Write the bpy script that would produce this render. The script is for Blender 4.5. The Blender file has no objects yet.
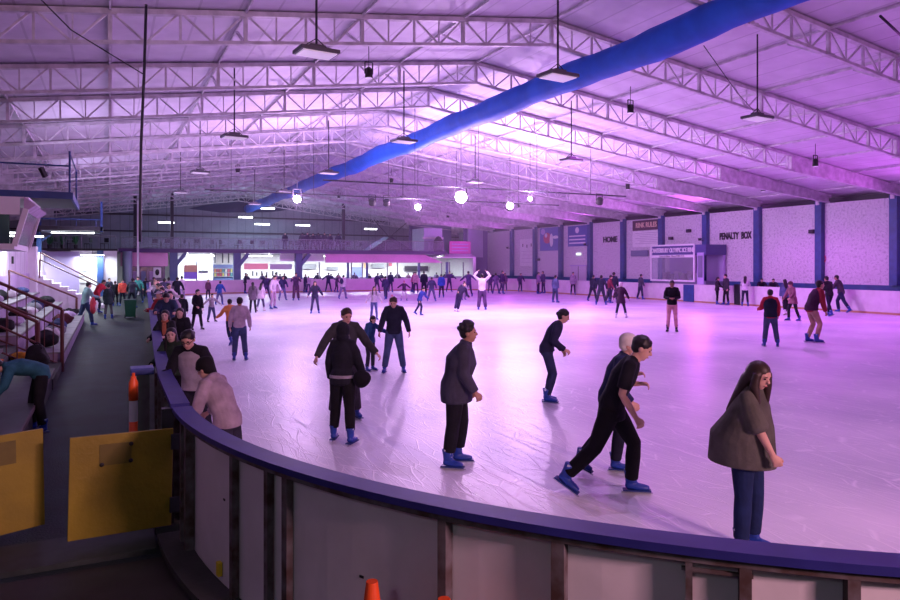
import bpy, bmesh, math, random
from mathutils import Vector, Matrix
from math import sin, cos, radians, pi, atan2
random.seed(7)
SC = bpy.context.scene
COL = SC.collection
# ------------------------------------------------------------------ camera
# world: x = across the rink (right), y = along the rink (away), z = up, ice at z = 0
CAMH = 2.4
TH = math.atan(340/700.0); TC = cos(TH); TS = sin(TH)
cam = bpy.data.cameras.new('camera'); camo = bpy.data.objects.new('camera', cam); COL.objects.link(camo)
camo.location = (0, 0, CAMH); camo.rotation_euler = (pi/2, 0, -TH)
cam.sensor_width = 36; cam.lens = 28.0; cam.shift_y = -35/900.0
cam.clip_start = .05; cam.clip_end = 300
SC.camera = camo
# ------------------------------------------------------------------ look
SC.view_settings.view_transform = 'Standard'; SC.view_settings.look = 'None'
SC.view_settings.gamma = 1; SC.view_settings.use_curve_mapping = False
SC.view_settings.exposure = 0.0
SC.cycles.use_denoising = True
SC.cycles.max_bounces = 6; SC.cycles.diffuse_bounces = 4; SC.cycles.glossy_bounces = 3
SC.cycles.transmission_bounces = 4; SC.cycles.volume_bounces = 0; SC.cycles.sample_clamp_indirect = 4
w = bpy.data.worlds.new('world'); SC.world = w; w.use_nodes = True
w.node_tree.nodes['Background'].inputs[0].default_value = (.02, .025, .04, 1)
w.node_tree.nodes['Background'].inputs[1].default_value = 1
# ------------------------------------------------------------------ lights (each one sits in a real or added fixture built further down)
PURPLE = (.72, .09, 1.0); PALE = (.86, .50, 1.0); WHITE = (.86, .93, 1.0)
def rl_(x): return 9.6-.132*abs(x-11.6)
def lamp(kind, loc, power, color, size=.12, aim=None, spot=150, blend=.6, sx=1, sy=.1):
    L = bpy.data.lights.new('scene_light', kind); L.energy = power; L.color = color
    o = bpy.data.objects.new('scene_light', L); COL.objects.link(o); o.location = loc
    if kind == 'AREA':
        L.shape = 'RECTANGLE'; L.size = sx; L.size_y = sy
    else: L.shadow_soft_size = size
    if kind == 'SPOT': L.spot_size = radians(spot); L.spot_blend = blend
    if aim is not None: o.rotation_euler = (Vector(aim)-Vector(loc)).to_track_quat('-Z', 'Y').to_euler()
    return o
FLARES = [(14.4, 28.5, 5.5, .26), (18.9, 31.7, 5.5, .17), (14.8, 34.4, 5.5, .15), (7.9, 32.7, 5.5, .17), (18.3, 28.8, 5.6, .09)]
for x, y, z, r in FLARES:
    lamp('POINT', (x, y-.3, z-.1), 1000, PALE, .1)
CEIL_FILL = [(35.3, y, 4.3, 1450, (.80, .14, 1.0)) for y in (17.92, 34.64, 47.18, 59.72)] + [(35.3, 5.4, 4.3, 900, (.80, .12, 1.0))] + [(-3.3, y, 4.4, p, (.74, .58, 1.0)) for y, p in ((12, 420), (29, 950), (42, 950))]  # wall lamps added to brighten the ceiling
for x, y, z, p, c in CEIL_FILL:
    lamp('SPOT', (x, y, z), p, c, .15, (14, y, 9.5), 150, 1)
ADDED_WASH = []  # extra cans added above the ice for the violet wash
for y in (6, 20, 44, 56):
    for x in (7, 17, 27):
        ADDED_WASH.append((x if y > 6 or x < 17 else x+5, y, rl_(x)-.95))
ADDED_WASH += [(27, 32, 6.8), (31, 26, 6.3), (31, 14, 6.3)]
for x, y, z in ADDED_WASH:
    lamp('SPOT', (x, y, z-.25), 720 if x > 10 else 480, PURPLE if x > 10 else (.74, .42, 1.0), .12, (x, y, 0), 158, .5)
# white strip lights of the kiosk below the gallery and of the stand on the left
STRIPS = [(x, 64.2, 3.15) for x in (7, 12, 17, 22, 27, 31)]
for x, y, z in STRIPS: lamp('AREA', (x, y, z), 540, WHITE, aim=(x, y+.3, 0), sx=2.4, sy=.25)
LEFTL = [(-5.5, 58, 3.1, 400), (-1.2, 59.6, 3.1, 260), (-1.9, 45.6, 4.2, 520), (-3.1, 31, 3.45, 130), (-3.1, 25.5, 3.35, 80)]
NEAR_FILL = [(5.5, -5.5, 4.2, 1350, (1, .50, .62)), (-3.5, -2.0, 5.0, 60, (.8, .9, 1))]  # unseen fill lamps added behind the camera to brighten the near barrier
for x, y, z, p, c in NEAR_FILL: lamp('AREA', (x, y, z), p, c, aim=(x-2, y+7.5, 0), sx=1.6, sy=.3)
for x, y, z, p in LEFTL: lamp('AREA', (x, y, z), p, WHITE, aim=(x, y, 0), sx=1.6, sy=.2)
GALL = [(12.7, 66, 6.1), (16.5, 66, 6.1), (11.7, 69, 6.9), (14, 70, 7.9), (24, 68, 6.0), (4.5, 67, 6.1)]
for x, y, z in GALL: lamp('AREA', (x, y, z), 150, (.6, .75, 1), aim=(x, y, 0), sx=1.3, sy=.2)

# ------------------------------------------------------------------ helpers
def tag(o, label=None, cat=None, group=None, kind=None):
    if label: o['label'] = label
    if cat: o['category'] = cat
    if group: o['group'] = group
    if kind: o['kind'] = kind
    return o
def empty(name, loc, label=None, cat=None, group=None, rz=0, kind=None):
    o = bpy.data.objects.new(name, None); COL.objects.link(o); o.location = loc; o.rotation_euler.z = rz
    o.empty_display_size = .2
    return tag(o, label, cat, group, kind)
ORD = ['first', 'second', 'third', 'fourth', 'fifth', 'sixth', 'seventh', 'eighth', 'ninth', 'tenth', 'eleventh', 'twelfth', 'thirteenth', 'fourteenth', 'fifteenth', 'sixteenth', 'seventeenth']
class MB:
    def __init__(s): s.v = []; s.f = []; s.mi = []; s.cur = 0
    def add(s, vs, fs):
        b = len(s.v); s.v += [tuple(v) for v in vs]
        for f in fs: s.f.append(tuple(i+b for i in f)); s.mi.append(s.cur)
    def box(s, c, d, rot=None):
        c = Vector(c); h = Vector(d)/2
        vs = [Vector((x*h.x, y*h.y, z*h.z)) for x in (-1, 1) for y in (-1, 1) for z in (-1, 1)]
        if rot is not None: vs = [rot @ v for v in vs]
        s.add([c+v for v in vs], [(0,1,3,2),(4,6,7,5),(0,4,5,1),(2,3,7,6),(0,2,6,4),(1,5,7,3)]); return s
    def bb(s, x0, x1, y0, y1, z0, z1):
        return s.box(((x0+x1)/2,(y0+y1)/2,(z0+z1)/2), (x1-x0, y1-y0, z1-z0))
    def bar(s, p, q, w, h=None, up=(0,0,1)):
        p = Vector(p); q = Vector(q); h = h or w; t = (q-p).normalized(); u = Vector(up)
        if abs(t.dot(u)) > .95: u = Vector((0, 1, 0))
        a = t.cross(u).normalized(); b = a.cross(t).normalized()
        vs = []
        for c in (p, q):
            for i, j in ((-1,-1),(1,-1),(1,1),(-1,1)): vs.append(c + a*(i*w/2) + b*(j*h/2))
        s.add(vs, [(3,2,1,0),(4,5,6,7),(0,1,5,4),(1,2,6,5),(2,3,7,6),(3,0,4,7)]); return s
    def tube(s, pts, r, n=8):
        pts = [Vector(p) for p in pts]; rs = r if isinstance(r, (list, tuple)) else [r]*len(pts)
        vs = []
        for i, p in enumerate(pts):
            t = (pts[min(i+1, len(pts)-1)] - pts[max(i-1, 0)]).normalized()
            u = Vector((0,0,1)) if abs(t.z) < .9 else Vector((1,0,0))
            a = t.cross(u).normalized(); b = a.cross(t).normalized()
            for k in range(n):
                g = 2*pi*k/n; vs.append(p + a*(cos(g)*rs[i]) + b*(sin(g)*rs[i]))
        fs = [(i*n+k, i*n+(k+1) % n, (i+1)*n+(k+1) % n, (i+1)*n+k) for i in range(len(pts)-1) for k in range(n)]
        fs += [tuple(reversed(range(n))), tuple(range((len(pts)-1)*n, len(pts)*n))]
        s.add(vs, fs); return s
    def ell(s, c, r, rot=None, n=12, m=8):
        c = Vector(c); vs = []
        for i in range(1, m):
            a = pi*i/m
            for k in range(n):
                g = 2*pi*k/n; v = Vector((r[0]*sin(a)*cos(g), r[1]*sin(a)*sin(g), r[2]*cos(a)))
                vs.append(c + (rot @ v if rot is not None else v))
        t = Vector((0,0,r[2]))
        if rot is not None: t = rot @ t
        vs += [c+t, c-t]; T = len(vs)-2; B = T+1
        fs = [(i*n+k, (i+1)*n+k, (i+1)*n+(k+1) % n, i*n+(k+1) % n) for i in range(m-2) for k in range(n)]
        fs += [(T, k, (k+1) % n) for k in range(n)] + [(B, (m-2)*n+(k+1) % n, (m-2)*n+k) for k in range(n)]
        s.add(vs, fs); return s
    def sweep(s, path, prof, closed=False):
        """path: [(x, y, nx, ny)]; prof: closed loop of (offset along normal, z)"""
        m = len(prof); vs = [(x+nx*o, y+ny*o, z) for (x, y, nx, ny) in path for (o, z) in prof]
        n = len(path); fs = []
        for i in range(n if closed else n-1):
            j = (i+1) % n
            for k in range(m): fs.append((i*m+k, i*m+(k+1) % m, j*m+(k+1) % m, j*m+k))
        if not closed: fs += [tuple(reversed(range(m))), tuple(range((n-1)*m, n*m))]
        s.add(vs, fs); return s
    def mesh(s, name, fix=True):
        me = bpy.data.meshes.new(name); me.from_pydata(s.v, [], s.f)
        if any(s.mi): me.polygons.foreach_set('material_index', s.mi)
        if fix:
            bm = bmesh.new(); bm.from_mesh(me); bmesh.ops.recalc_face_normals(bm, faces=bm.faces); bm.to_mesh(me); bm.free()
        me.update(); return me
    def build(s, name, m, parent=None, smooth=False, loc=None, bevel=0):
        me = s.mesh(name)
        for x in (m if isinstance(m, (list, tuple)) else [m]): me.materials.append(x)
        if smooth: me.shade_smooth()
        o = bpy.data.objects.new(name, me); COL.objects.link(o)
        if parent: o.parent = parent
        if loc: o.location = loc
        if bevel:
            b = o.modifiers.new('bevel', 'BEVEL'); b.width = bevel; b.segments = 2; b.limit_method = 'ANGLE'
        return o
def rebase(o, loc):
    """move the origin of a freshly built mesh object to loc without moving its shape"""
    loc = Vector(loc); o.data.transform(Matrix.Translation(-loc)); o.location = loc; return o
def text(s, loc, size, m, rot, parent=None, depth=.02, name='lettering', sx=1.0, bold=0.0, align='CENTER'):
    cu = bpy.data.curves.new(name, 'FONT'); cu.body = s; cu.size = size; cu.extrude = depth; cu.offset = bold
    cu.align_x = align; cu.align_y = 'CENTER'
    t = bpy.data.objects.new(name, cu); COL.objects.link(t)
    me = bpy.data.meshes.new_from_object(t.evaluated_get(bpy.context.evaluated_depsgraph_get()))
    bpy.data.objects.remove(t); bpy.data.curves.remove(cu)
    me.transform(Matrix.Diagonal((sx, 1, 1, 1))); me.materials.clear(); me.materials.append(m)
    o = bpy.data.objects.new(name, me); COL.objects.link(o); o.location = loc; o.rotation_euler = rot
    if parent: o.parent = parent
    return o
_mc = {}
def mat(name, color, rough=.6, spec=.5, metal=0, noise=0, nscale=8, bump=0, bscale=40, color2=None, emit=None, estr=0, alpha=None, trans=0):
    if name in _mc: return _mc[name]
    m = bpy.data.materials.new(name); m.use_nodes = True; nt = m.node_tree; b = nt.nodes['Principled BSDF']
    b.inputs['Base Color'].default_value = (*color, 1); b.inputs['Roughness'].default_value = rough
    b.inputs['Metallic'].default_value = metal; b.inputs['Specular IOR Level'].default_value = spec
    if trans: b.inputs['Transmission Weight'].default_value = trans; b.inputs['IOR'].default_value = 1.05
    if noise or bump:
        tc = nt.nodes.new('ShaderNodeTexCoord')
    if noise:
        n = nt.nodes.new('ShaderNodeTexNoise'); n.inputs['Scale'].default_value = nscale; n.inputs['Detail'].default_value = 5
        r = nt.nodes.new('ShaderNodeValToRGB'); c2 = color2 or tuple(c*(1-noise) for c in color)
        r.color_ramp.elements[0].position = .35; r.color_ramp.elements[1].position = .65
        r.color_ramp.elements[0].color = (*c2, 1); r.color_ramp.elements[1].color = (*color, 1)
        nt.links.new(tc.outputs['Object'], n.inputs['Vector']); nt.links.new(n.outputs[0], r.inputs[0]); nt.links.new(r.outputs[0], b.inputs['Base Color'])
    if bump:
        n = nt.nodes.new('ShaderNodeTexNoise'); n.inputs['Scale'].default_value = bscale; n.inputs['Detail'].default_value = 3
        bu = nt.nodes.new('ShaderNodeBump'); bu.inputs['Strength'].default_value = bump; bu.inputs['Distance'].default_value = .02
        nt.links.new(tc.outputs['Object'], n.inputs['Vector']); nt.links.new(n.outputs[0], bu.inputs['Height']); nt.links.new(bu.outputs[0], b.inputs['Normal'])
    if emit: b.inputs['Emission Color'].default_value = (*emit, 1); b.inputs['Emission Strength'].default_value = estr
    _mc[name] = m; return m
def cloth(c):
    n = 'cloth_%03d_%03d_%03d' % tuple(int(x*999) for x in c)
    return mat(n, c, .85, .2, noise=.35, nscale=6, bump=.25, bscale=25)
# ------------------------------------------------------------------ shared materials
def ice_material():
    m = bpy.data.materials.new('ice'); m.use_nodes = True; nt = m.node_tree; N = nt.nodes.new; b = nt.nodes['Principled BSDF']
    tc = N('ShaderNodeTexCoord')
    n1 = N('ShaderNodeTexNoise'); n1.inputs['Scale'].default_value = .35; n1.inputs['Detail'].default_value = 6
    r1 = N('ShaderNodeValToRGB'); r1.color_ramp.elements[0].color = (.50, .53, .60, 1); r1.color_ramp.elements[1].color = (.80, .80, .84, 1)
    r1.color_ramp.elements[0].position = .3; r1.color_ramp.elements[1].position = .7
    nt.links.new(tc.outputs['Object'], n1.inputs['Vector']); nt.links.new(n1.outputs[0], r1.inputs[0])
    # skate scratches: stretched, distorted wave bands in several directions
    prev = None
    for ang, sc in ((.3, 5.0), (1.5, 4.2), (2.5, 7.0)):
        mp = N('ShaderNodeMapping'); mp.inputs['Rotation'].default_value = (0, 0, ang)
        v = N('ShaderNodeTexVoronoi'); v.feature = 'DISTANCE_TO_EDGE'; v.inputs['Scale'].default_value = sc
        mp.inputs['Scale'].default_value = (1, .12, 1)
        nz = N('ShaderNodeTexNoise'); nz.inputs['Scale'].default_value = .8
        mx = N('ShaderNodeMixRGB'); mx.inputs[0].default_value = .12
        nt.links.new(tc.outputs['Object'], nz.inputs['Vector'])
        nt.links.new(tc.outputs['Object'], mx.inputs[1]); nt.links.new(nz.outputs['Color'], mx.inputs[2])
        nt.links.new(mx.outputs[0], mp.inputs['Vector']); nt.links.new(mp.outputs[0], v.inputs['Vector'])
        lt = N('ShaderNodeMapRange'); lt.inputs['From Max'].default_value = .018; lt.inputs['To Min'].default_value = 1; lt.inputs['To Max'].default_value = 0
        nt.links.new(v.outputs['Distance'], lt.inputs['Value'])
        if prev is None: prev = lt.outputs[0]
        else:
            ad = N('ShaderNodeMath'); ad.operation = 'MAXIMUM'; nt.links.new(prev, ad.inputs[0]); nt.links.new(lt.outputs[0], ad.inputs[1]); prev = ad.outputs[0]
    mc = N('ShaderNodeMixRGB'); mc.inputs[2].default_value = (.90, .90, .93, 1)
    sm = N('ShaderNodeMath'); sm.operation = 'MULTIPLY'; sm.inputs[1].default_value = .7
    nt.links.new(prev, sm.inputs[0]); nt.links.new(sm.outputs[0], mc.inputs[0]); nt.links.new(r1.outputs[0], mc.inputs[1]); nt.links.new(mc.outputs[0], b.inputs['Base Color'])
    n2 = N('ShaderNodeTexNoise'); n2.inputs['Scale'].default_value = 9; n2.inputs['Detail'].default_value = 7
    nt.links.new(tc.outputs['Object'], n2.inputs['Vector'])
    ad = N('ShaderNodeMath'); ad.operation = 'ADD'; nt.links.new(n2.outputs[0], ad.inputs[0]); nt.links.new(sm.outputs[0], ad.inputs[1])
    bu = N('ShaderNodeBump'); bu.inputs['Strength'].default_value = .4; bu.inputs['Distance'].default_value = .01
    nt.links.new(ad.outputs[0], bu.inputs['Height']); nt.links.new(bu.outputs[0], b.inputs['Normal'])
    b.inputs['Roughness'].default_value = .36; b.inputs['Specular IOR Level'].default_value = .3
    return m
def brick_material(name, c1, mortar, sx=4.2, bump=.4, flip=False):
    m = bpy.data.materials.new(name); m.use_nodes = True; nt = m.node_tree; N = nt.nodes.new; b = nt.nodes['Principled BSDF']
    tc = N('ShaderNodeTexCoord'); sp = N('ShaderNodeSeparateXYZ'); cb = N('ShaderNodeCombineXYZ')
    nt.links.new(tc.outputs['Object'], sp.inputs[0]); nt.links.new(sp.outputs[0 if flip else 1], cb.inputs[0]); nt.links.new(sp.outputs[2], cb.inputs[1])
    br = N('ShaderNodeTexBrick'); br.inputs['Scale'].default_value = sx; br.inputs['Color1'].default_value = (*c1, 1)
    br.inputs['Color2'].default_value = (*[x*.9 for x in c1], 1); br.inputs['Mortar'].default_value = (*mortar, 1); br.inputs['Mortar Size'].default_value = .03
    nt.links.new(cb.outputs[0], br.inputs['Vector'])
    n = N('ShaderNodeTexNoise'); n.inputs['Scale'].default_value = 9; n.inputs['Detail'].default_value = 6; nt.links.new(tc.outputs['Object'], n.inputs['Vector'])
    r = N('ShaderNodeValToRGB'); r.color_ramp.elements[0].position = .32; r.color_ramp.elements[1].position = .5
    r.color_ramp.elements[0].color = (.55, .55, .58, 1); r.color_ramp.elements[1].color = (1, 1, 1, 1); nt.links.new(n.outputs[0], r.inputs[0])
    mu = N('ShaderNodeMixRGB'); mu.blend_type = 'MULTIPLY'; mu.inputs[0].default_value = .8
    nt.links.new(br.outputs[0], mu.inputs[1]); nt.links.new(r.outputs[0], mu.inputs[2]); nt.links.new(mu.outputs[0], b.inputs['Base Color'])
    bu = N('ShaderNodeBump'); bu.inputs['Strength'].default_value = bump; bu.inputs['Distance'].default_value = .02; nt.links.new(br.outputs[0], bu.inputs['Height']); nt.links.new(bu.outputs[0], b.inputs['Normal'])
    b.inputs['Roughness'].default_value = .75
    return m
def ribbed_material(name, c, axis=0, scale=10, dark=.6, rough=.6, width=.12):
    """painted cladding with dark joints every 1/scale metres along the object axis"""
    m = bpy.data.materials.new(name); m.use_nodes = True; nt = m.node_tree; N = nt.nodes.new; b = nt.nodes['Principled BSDF']
    tc = N('ShaderNodeTexCoord'); sp = N('ShaderNodeSeparateXYZ'); nt.links.new(tc.outputs['Object'], sp.inputs[0])
    a = N('ShaderNodeMath'); a.operation = 'MULTIPLY'; a.inputs[1].default_value = scale; nt.links.new(sp.outputs[axis], a.inputs[0])
    f = N('ShaderNodeMath'); f.operation = 'FRACT'; nt.links.new(a.outputs[0], f.inputs[0])
    l = N('ShaderNodeMath'); l.operation = 'LESS_THAN'; l.inputs[1].default_value = width; nt.links.new(f.outputs[0], l.inputs[0])
    n = N('ShaderNodeTexNoise'); n.inputs['Scale'].default_value = 1.3; n.inputs['Detail'].default_value = 5; nt.links.new(tc.outputs['Object'], n.inputs['Vector'])
    r = N('ShaderNodeValToRGB'); r.color_ramp.elements[0].position = .3; r.color_ramp.elements[1].position = .7
    r.color_ramp.elements[0].color = (*[x*.82 for x in c], 1); r.color_ramp.elements[1].color = (*c, 1); nt.links.new(n.outputs[0], r.inputs[0])
    mx = N('ShaderNodeMixRGB'); mx.inputs[2].default_value = (*[x*dark for x in c], 1); nt.links.new(l.outputs[0], mx.inputs[0]); nt.links.new(r.outputs[0], mx.inputs[1]); nt.links.new(mx.outputs[0], b.inputs['Base Color'])
    b.inputs['Roughness'].default_value = rough
    return m
M = dict(
    ice=ice_material(),
    floor=mat('rubber_floor', (.013, .034, .036), .6, .3, noise=.5, nscale=1.6, bump=.5, bscale=60, color2=(.009, .016, .018)),
    steel=mat('white_steel', (.68, .65, .70), .5, noise=.35, nscale=3),
    roof=ribbed_material('roof_sheet', (.70, .66, .75), 0, 1.1, .72, .6, .06),
    brick=brick_material('white_brick', (.74, .72, .76), (.46, .45, .5)),
    gall=ribbed_material('gallery_cladding', (.26, .28, .34), 0, 1.2, .6, .5, .08),
    blue=mat('blue_column_paint', (.025, .07, .23), .5, noise=.25, nscale=3),
    duct=mat('blue_duct_fabric', (.014, .12, .62), .6, .3, noise=.2, nscale=1.5, bump=.5, bscale=1.2),
    board=mat('white_board', (.66, .63, .66), .5, noise=.12, nscale=3, bump=.05, bscale=20),
    cap=mat('blue_cap', (.024, .025, .18), .5, .25, noise=.2, nscale=5),
    rust=mat('rusty_post', (.12, .11, .12), .7, noise=.8, nscale=9, color2=(.05, .025, .02)),
    dark=mat('dark_steel', (.02, .022, .03), .5), black=mat('black_paint', (.008, .008, .01), .6),
    kick=mat('yellow_kick', (.42, .24, .12), .5), white=mat('white_paint', (.78, .78, .80), .5, noise=.08, nscale=2),
    lilac=mat('lilac_paint', (.46, .38, .66), .6, noise=.1, nscale=1), pink=mat('pink_panel', (.78, .38, .62), .6, noise=.1, nscale=1),
    yellow=mat('yellow_ply', (.28, .215, .008), .55, noise=.35, nscale=2.2, bump=.15, bscale=30, color2=(.20, .15, .006)),
    concrete=mat('concrete', (.045, .05, .05), .8, noise=.3, nscale=3, bump=.2), brown=mat('brown_rail', (.10, .028, .03), .45),
    glass=mat('pane_glass', (.75, .8, .85), .08, .5, trans=.85), lens=mat('lit_lens', (1, 1, 1), emit=(.93, .97, 1), estr=9),
    flare=mat('flood_lens', (1, 1, 1), emit=(1, .9, 1), estr=90), hibay=mat('frosted_lens', (.8, .75, .85), .4, emit=(.95, .8, 1), estr=.25),
    screen=mat('poster_orange', (.8, .45, .2), .5), green=mat('green_plastic', (.008, .07, .04), .45), orange=mat('orange_plastic', (.9, .12, .02), .4),
    silver=mat('galvanised', (.32, .34, .36), .45, metal=.6, noise=.3, nscale=8), skin=None)
def at(px, py, z=0):
    """floor point (at height z) seen at this place of the 900x600 photograph"""
    D = 700*(CAMH-z)/(py-265); X = (px-450)*D/700
    return X*TC+D*TS, -X*TS+D*TC

# thin stage haze hanging over the ice
# ================================================================== STRUCTURE
def rl(x): return 9.6 - .132*abs(x-11.6)          # roof height above x
XL, XR, Y0, Y1 = -12.8, 36.0, -8.0, 74.0
def struct(o, label=None): o['kind'] = 'structure'; return o
struct(MB().bb(XL-.3, XR+1, Y0, Y1, -.3, -.012).build('floor', M['floor']))
# roof deck
rf = MB()
for a, b in ((XL, 11.6), (11.6, 37.2)):
    rf.add([(a, Y0, rl(a)), (b, Y0, rl(b)), (b, Y1, rl(b)), (a, Y1, rl(a)), (a, Y0, rl(a)+.12), (b, Y0, rl(b)+.12), (b, Y1, rl(b)+.12), (a, Y1, rl(a)+.12)],
           [(0,1,2,3),(7,6,5,4),(0,4,5,1),(1,5,6,2),(2,6,7,3),(3,7,4,0)])
struct(rf.build('ceiling', M['roof']))
struct(MB().bb(36.0, 36.3, Y0, 65, 0, 5.85).build('wall_right', M['brick']))
struct(MB().bb(36.9, 37.1, Y0, 65, 0, rl(37.1)-.02).build('wall_right_outer', M['dark']))  # dark colour stands for the shade in the eave gap
struct(MB().bb(XL-.3, XL, Y0, Y1, 0, rl(XL)).build('wall_left', M['gall']))
struct(MB().bb(XL-.3, XR+1, Y0-.3, Y0, 0, 9.6).build('wall_near', M['dark']))
bw = MB()
bw.add([(XL, Y1, 0), (37.2, Y1, 0), (37.2, Y1, rl(37.2)), (11.6, Y1, 9.6), (XL, Y1, rl(XL)), (XL, Y1+.3, 0), (37.2, Y1+.3, 0), (37.2, Y1+.3, rl(37.2)), (11.6, Y1+.3, 9.6), (XL, Y1+.3, rl(XL))],
       [(0,1,2,3,4),(9,8,7,6,5),(0,5,6,1),(1,6,7,2),(2,7,8,3),(3,8,9,4),(4,9,5,0)])
struct(bw.build('wall_far', M['gall']))
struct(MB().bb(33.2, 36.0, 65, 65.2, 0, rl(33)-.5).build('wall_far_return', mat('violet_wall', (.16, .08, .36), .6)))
# ice with rounded corners
LX = lambda y: .65+.04*max(0, y-9)
def perimeter(x0, x1, y0, y1, rn, rfar, n=20):
    P = []
    for cx, cy, r, a0 in ((x0+rn, y0+rn, rn, 180), (x1-rn, y0+rn, rn, 270), (x1-rfar, y1-rfar, rfar, 0), (LX(53)+rfar, y1-rfar, rfar, 90)):
        for k in range(n+1):
            a = radians(a0+90*k/n); P.append((cx+r*cos(a), cy+r*sin(a), cos(a), sin(a)))
    P.append((.65, 9, -1, 0)); return P
PER = perimeter(.65, 33.8, .7, 61, 6, 8)
ib = MB(); n = len(PER)
ib.add([(p[0], p[1], .0) for p in PER]+[(p[0], p[1], -.1) for p in PER], [tuple(range(n)), tuple(reversed(range(n, 2*n)))]+[(i, n+i, n+(i+1) % n, (i+1) % n) for i in range(n)])
ice = tag(ib.build('ice_sheet', M['ice']), 'pale scratched skating ice filling the rink', 'ice'); ice['kind'] = 'structure'
# ------------------------------------------------------------------ barriers round the ice
def resample(path, ymin=None):
    return path
def barrier(label, path, parts=True, kick=True, capw=.16, seg=None, panelmat=None, far=False):
    x, y = path[0][:2]
    e = empty('rink_barrier', (x, y, 0), label, 'barrier', 'boards round the ice')
    def b(mb, name, m): o = mb.build(name, m, e); o.location = (-x, -y, 0); return o
    b(MB().sweep(path, [(.0, 1.11), (.0, 1.15), (capw, 1.15), (capw, 1.11)]), 'cap_rail', M['cap'] if not far else M['board'])
    N = len(path)-1; seg = seg or N
    for k in range(0, N, seg):
        b(MB().sweep(path[k:min(k+seg, N)+1], [(.02, .0), (.02, 1.11), (.05, 1.11), (.05, .0)]), 'board_panel', panelmat or M['board'])
    b(MB().sweep(path, [(.0, .0), (.0, .10), (.02, .10), (.02, .0)]), 'kick_plate', M['kick'])
    b(MB().sweep(path, [(.055, .0), (.055, .06), (.28, .06), (.28, .0)]), 'base_kerb', M['concrete'])
    return e, b
def arc(cx, cy, r, a0, a1, n):
    return [(cx+r*cos(radians(a0+(a1-a0)*k/n)), cy+r*sin(radians(a0+(a1-a0)*k/n)), cos(radians(a0+(a1-a0)*k/n)), sin(radians(a0+(a1-a0)*k/n))) for k in range(n+1)]
near = arc(6.65, 6.7, 6, 181.0, 270, 44)[0:] + [(6.65+(27.8-6.65)*k/10, .7, 0, -1) for k in range(1, 11)] + arc(27.8, 6.7, 6, 270, 360, 16)[1:]
eN, bN = barrier('near curved barrier of pinkish white boards with blue cap in front of the camera', near, seg=6)
def npost(deg, w=.1, d=.09, zb=.05, zt=1.1, off=.055, name='post', m='rust'):
    a = radians(180+deg); n_ = Vector((cos(a), sin(a), 0)); c = Vector((6.65, 6.7, 0))+n_*(6+off+d/2)
    bN(MB().box((c.x, c.y, (zb+zt)/2), (d, w, zt-zb), Matrix.Rotation(a, 3, 'Z')), name, M[m])
for dg, wd in ((3.4, .07), (5.4, .07), (15.3, .05), (19.9, .045), (21.9, .055), (33.7, .05), (39.6, .065), (45.2, .03), (47.4, .05), (51.4, .05), (57.5, .05), (63.5, .05), (70, .05), (78, .05), (86, .05)):
    npost(dg, wd, .05 if 10 < dg < 25 else .07)
a = radians(180+46.3); bN(MB().box((6.65+6.1*cos(a), 6.7+6.1*sin(a), 1.03), (.02, .3, .015), Matrix.Rotation(a, 3, 'Z')), 'cross_brace', M['rust'])
bN(MB().sweep(arc(6.65, 6.7, 6, 181, 252, 30), [(.055, .98+.09), (.055, 1.10), (.13, 1.10), (.13, 1.07)]), 'top_angle', M['rust'])
a = radians(180+12.5); bN(MB().box((6.65+6.07*cos(a), 6.7+6.07*sin(a), .16), (.03, .05, .1), Matrix.Rotation(a, 3, 'Z')), 'latch_tab', mat('yellow_tab', (.7, .55, .02), .5))
for dg, z in ((13, .68), (28, .6), (31, .35), (36.5, .62), (43, .8)):
    a = radians(180+dg); bN(MB().box((6.65+6.052*cos(a), 6.7+6.052*sin(a), z), (.006, .03, .014), Matrix.Rotation(a, 3, 'Z')), 'scuff_mark', M['black'])
leftp = [(LX(53-(53-6.75)*k/24), 53-(53-6.75)*k/24, -1, 0) for k in range(25)]
eL, bL = barrier('long left barrier between walkway and ice where people lean', leftp, seg=2)
for y in (7.0, 7.45, 7.9, 8.5, 9.1): bL(MB().bb(.48, .595, y-.03, y+.03, .06, 1.1), 'post', M['rust'])
bL(MB().bb(.5, .53, 7.0, 9.2, .5, .56), 'rail_bar', M['dark'])
rightp = [(33.8, 6.7+(53-6.7)*k/24, 1, 0) for k in range(25)]
eR, bR = barrier('long white barrier along the brick wall at the right', rightp, seg=2, far=True)
farp = arc(25.8, 53, 8, 0, 90, 14) + [(25.8-(25.8-LX(53)-8)*k/10, 61, 0, 1) for k in range(1, 11)] + arc(LX(53)+8, 53, 8, 90, 180, 14)[1:]
eF, bF = barrier('far pinkish barrier in front of the bright kiosk', farp, seg=3, panelmat=mat('pink_board', (.68, .52, .64), .5, noise=.1, nscale=2), far=True)
# gaps / dark gates seen in the right barrier
for y, wdt, c in ((34.1, .9, 'blue'), (30.2, .4, 'dark')):
    o = tag(MB().bb(33.76, 33.8, y-wdt/2, y+wdt/2, .02, 1.12 if c == 'blue' else 1.25).build('barrier_gate', M[c]), 'dark blue gate in the right barrier below the glazed booth' if c == 'blue' else 'narrow black gate in the right barrier beside the woman in white', 'gate'); rebase(o, (33.78, y, .02))
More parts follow.
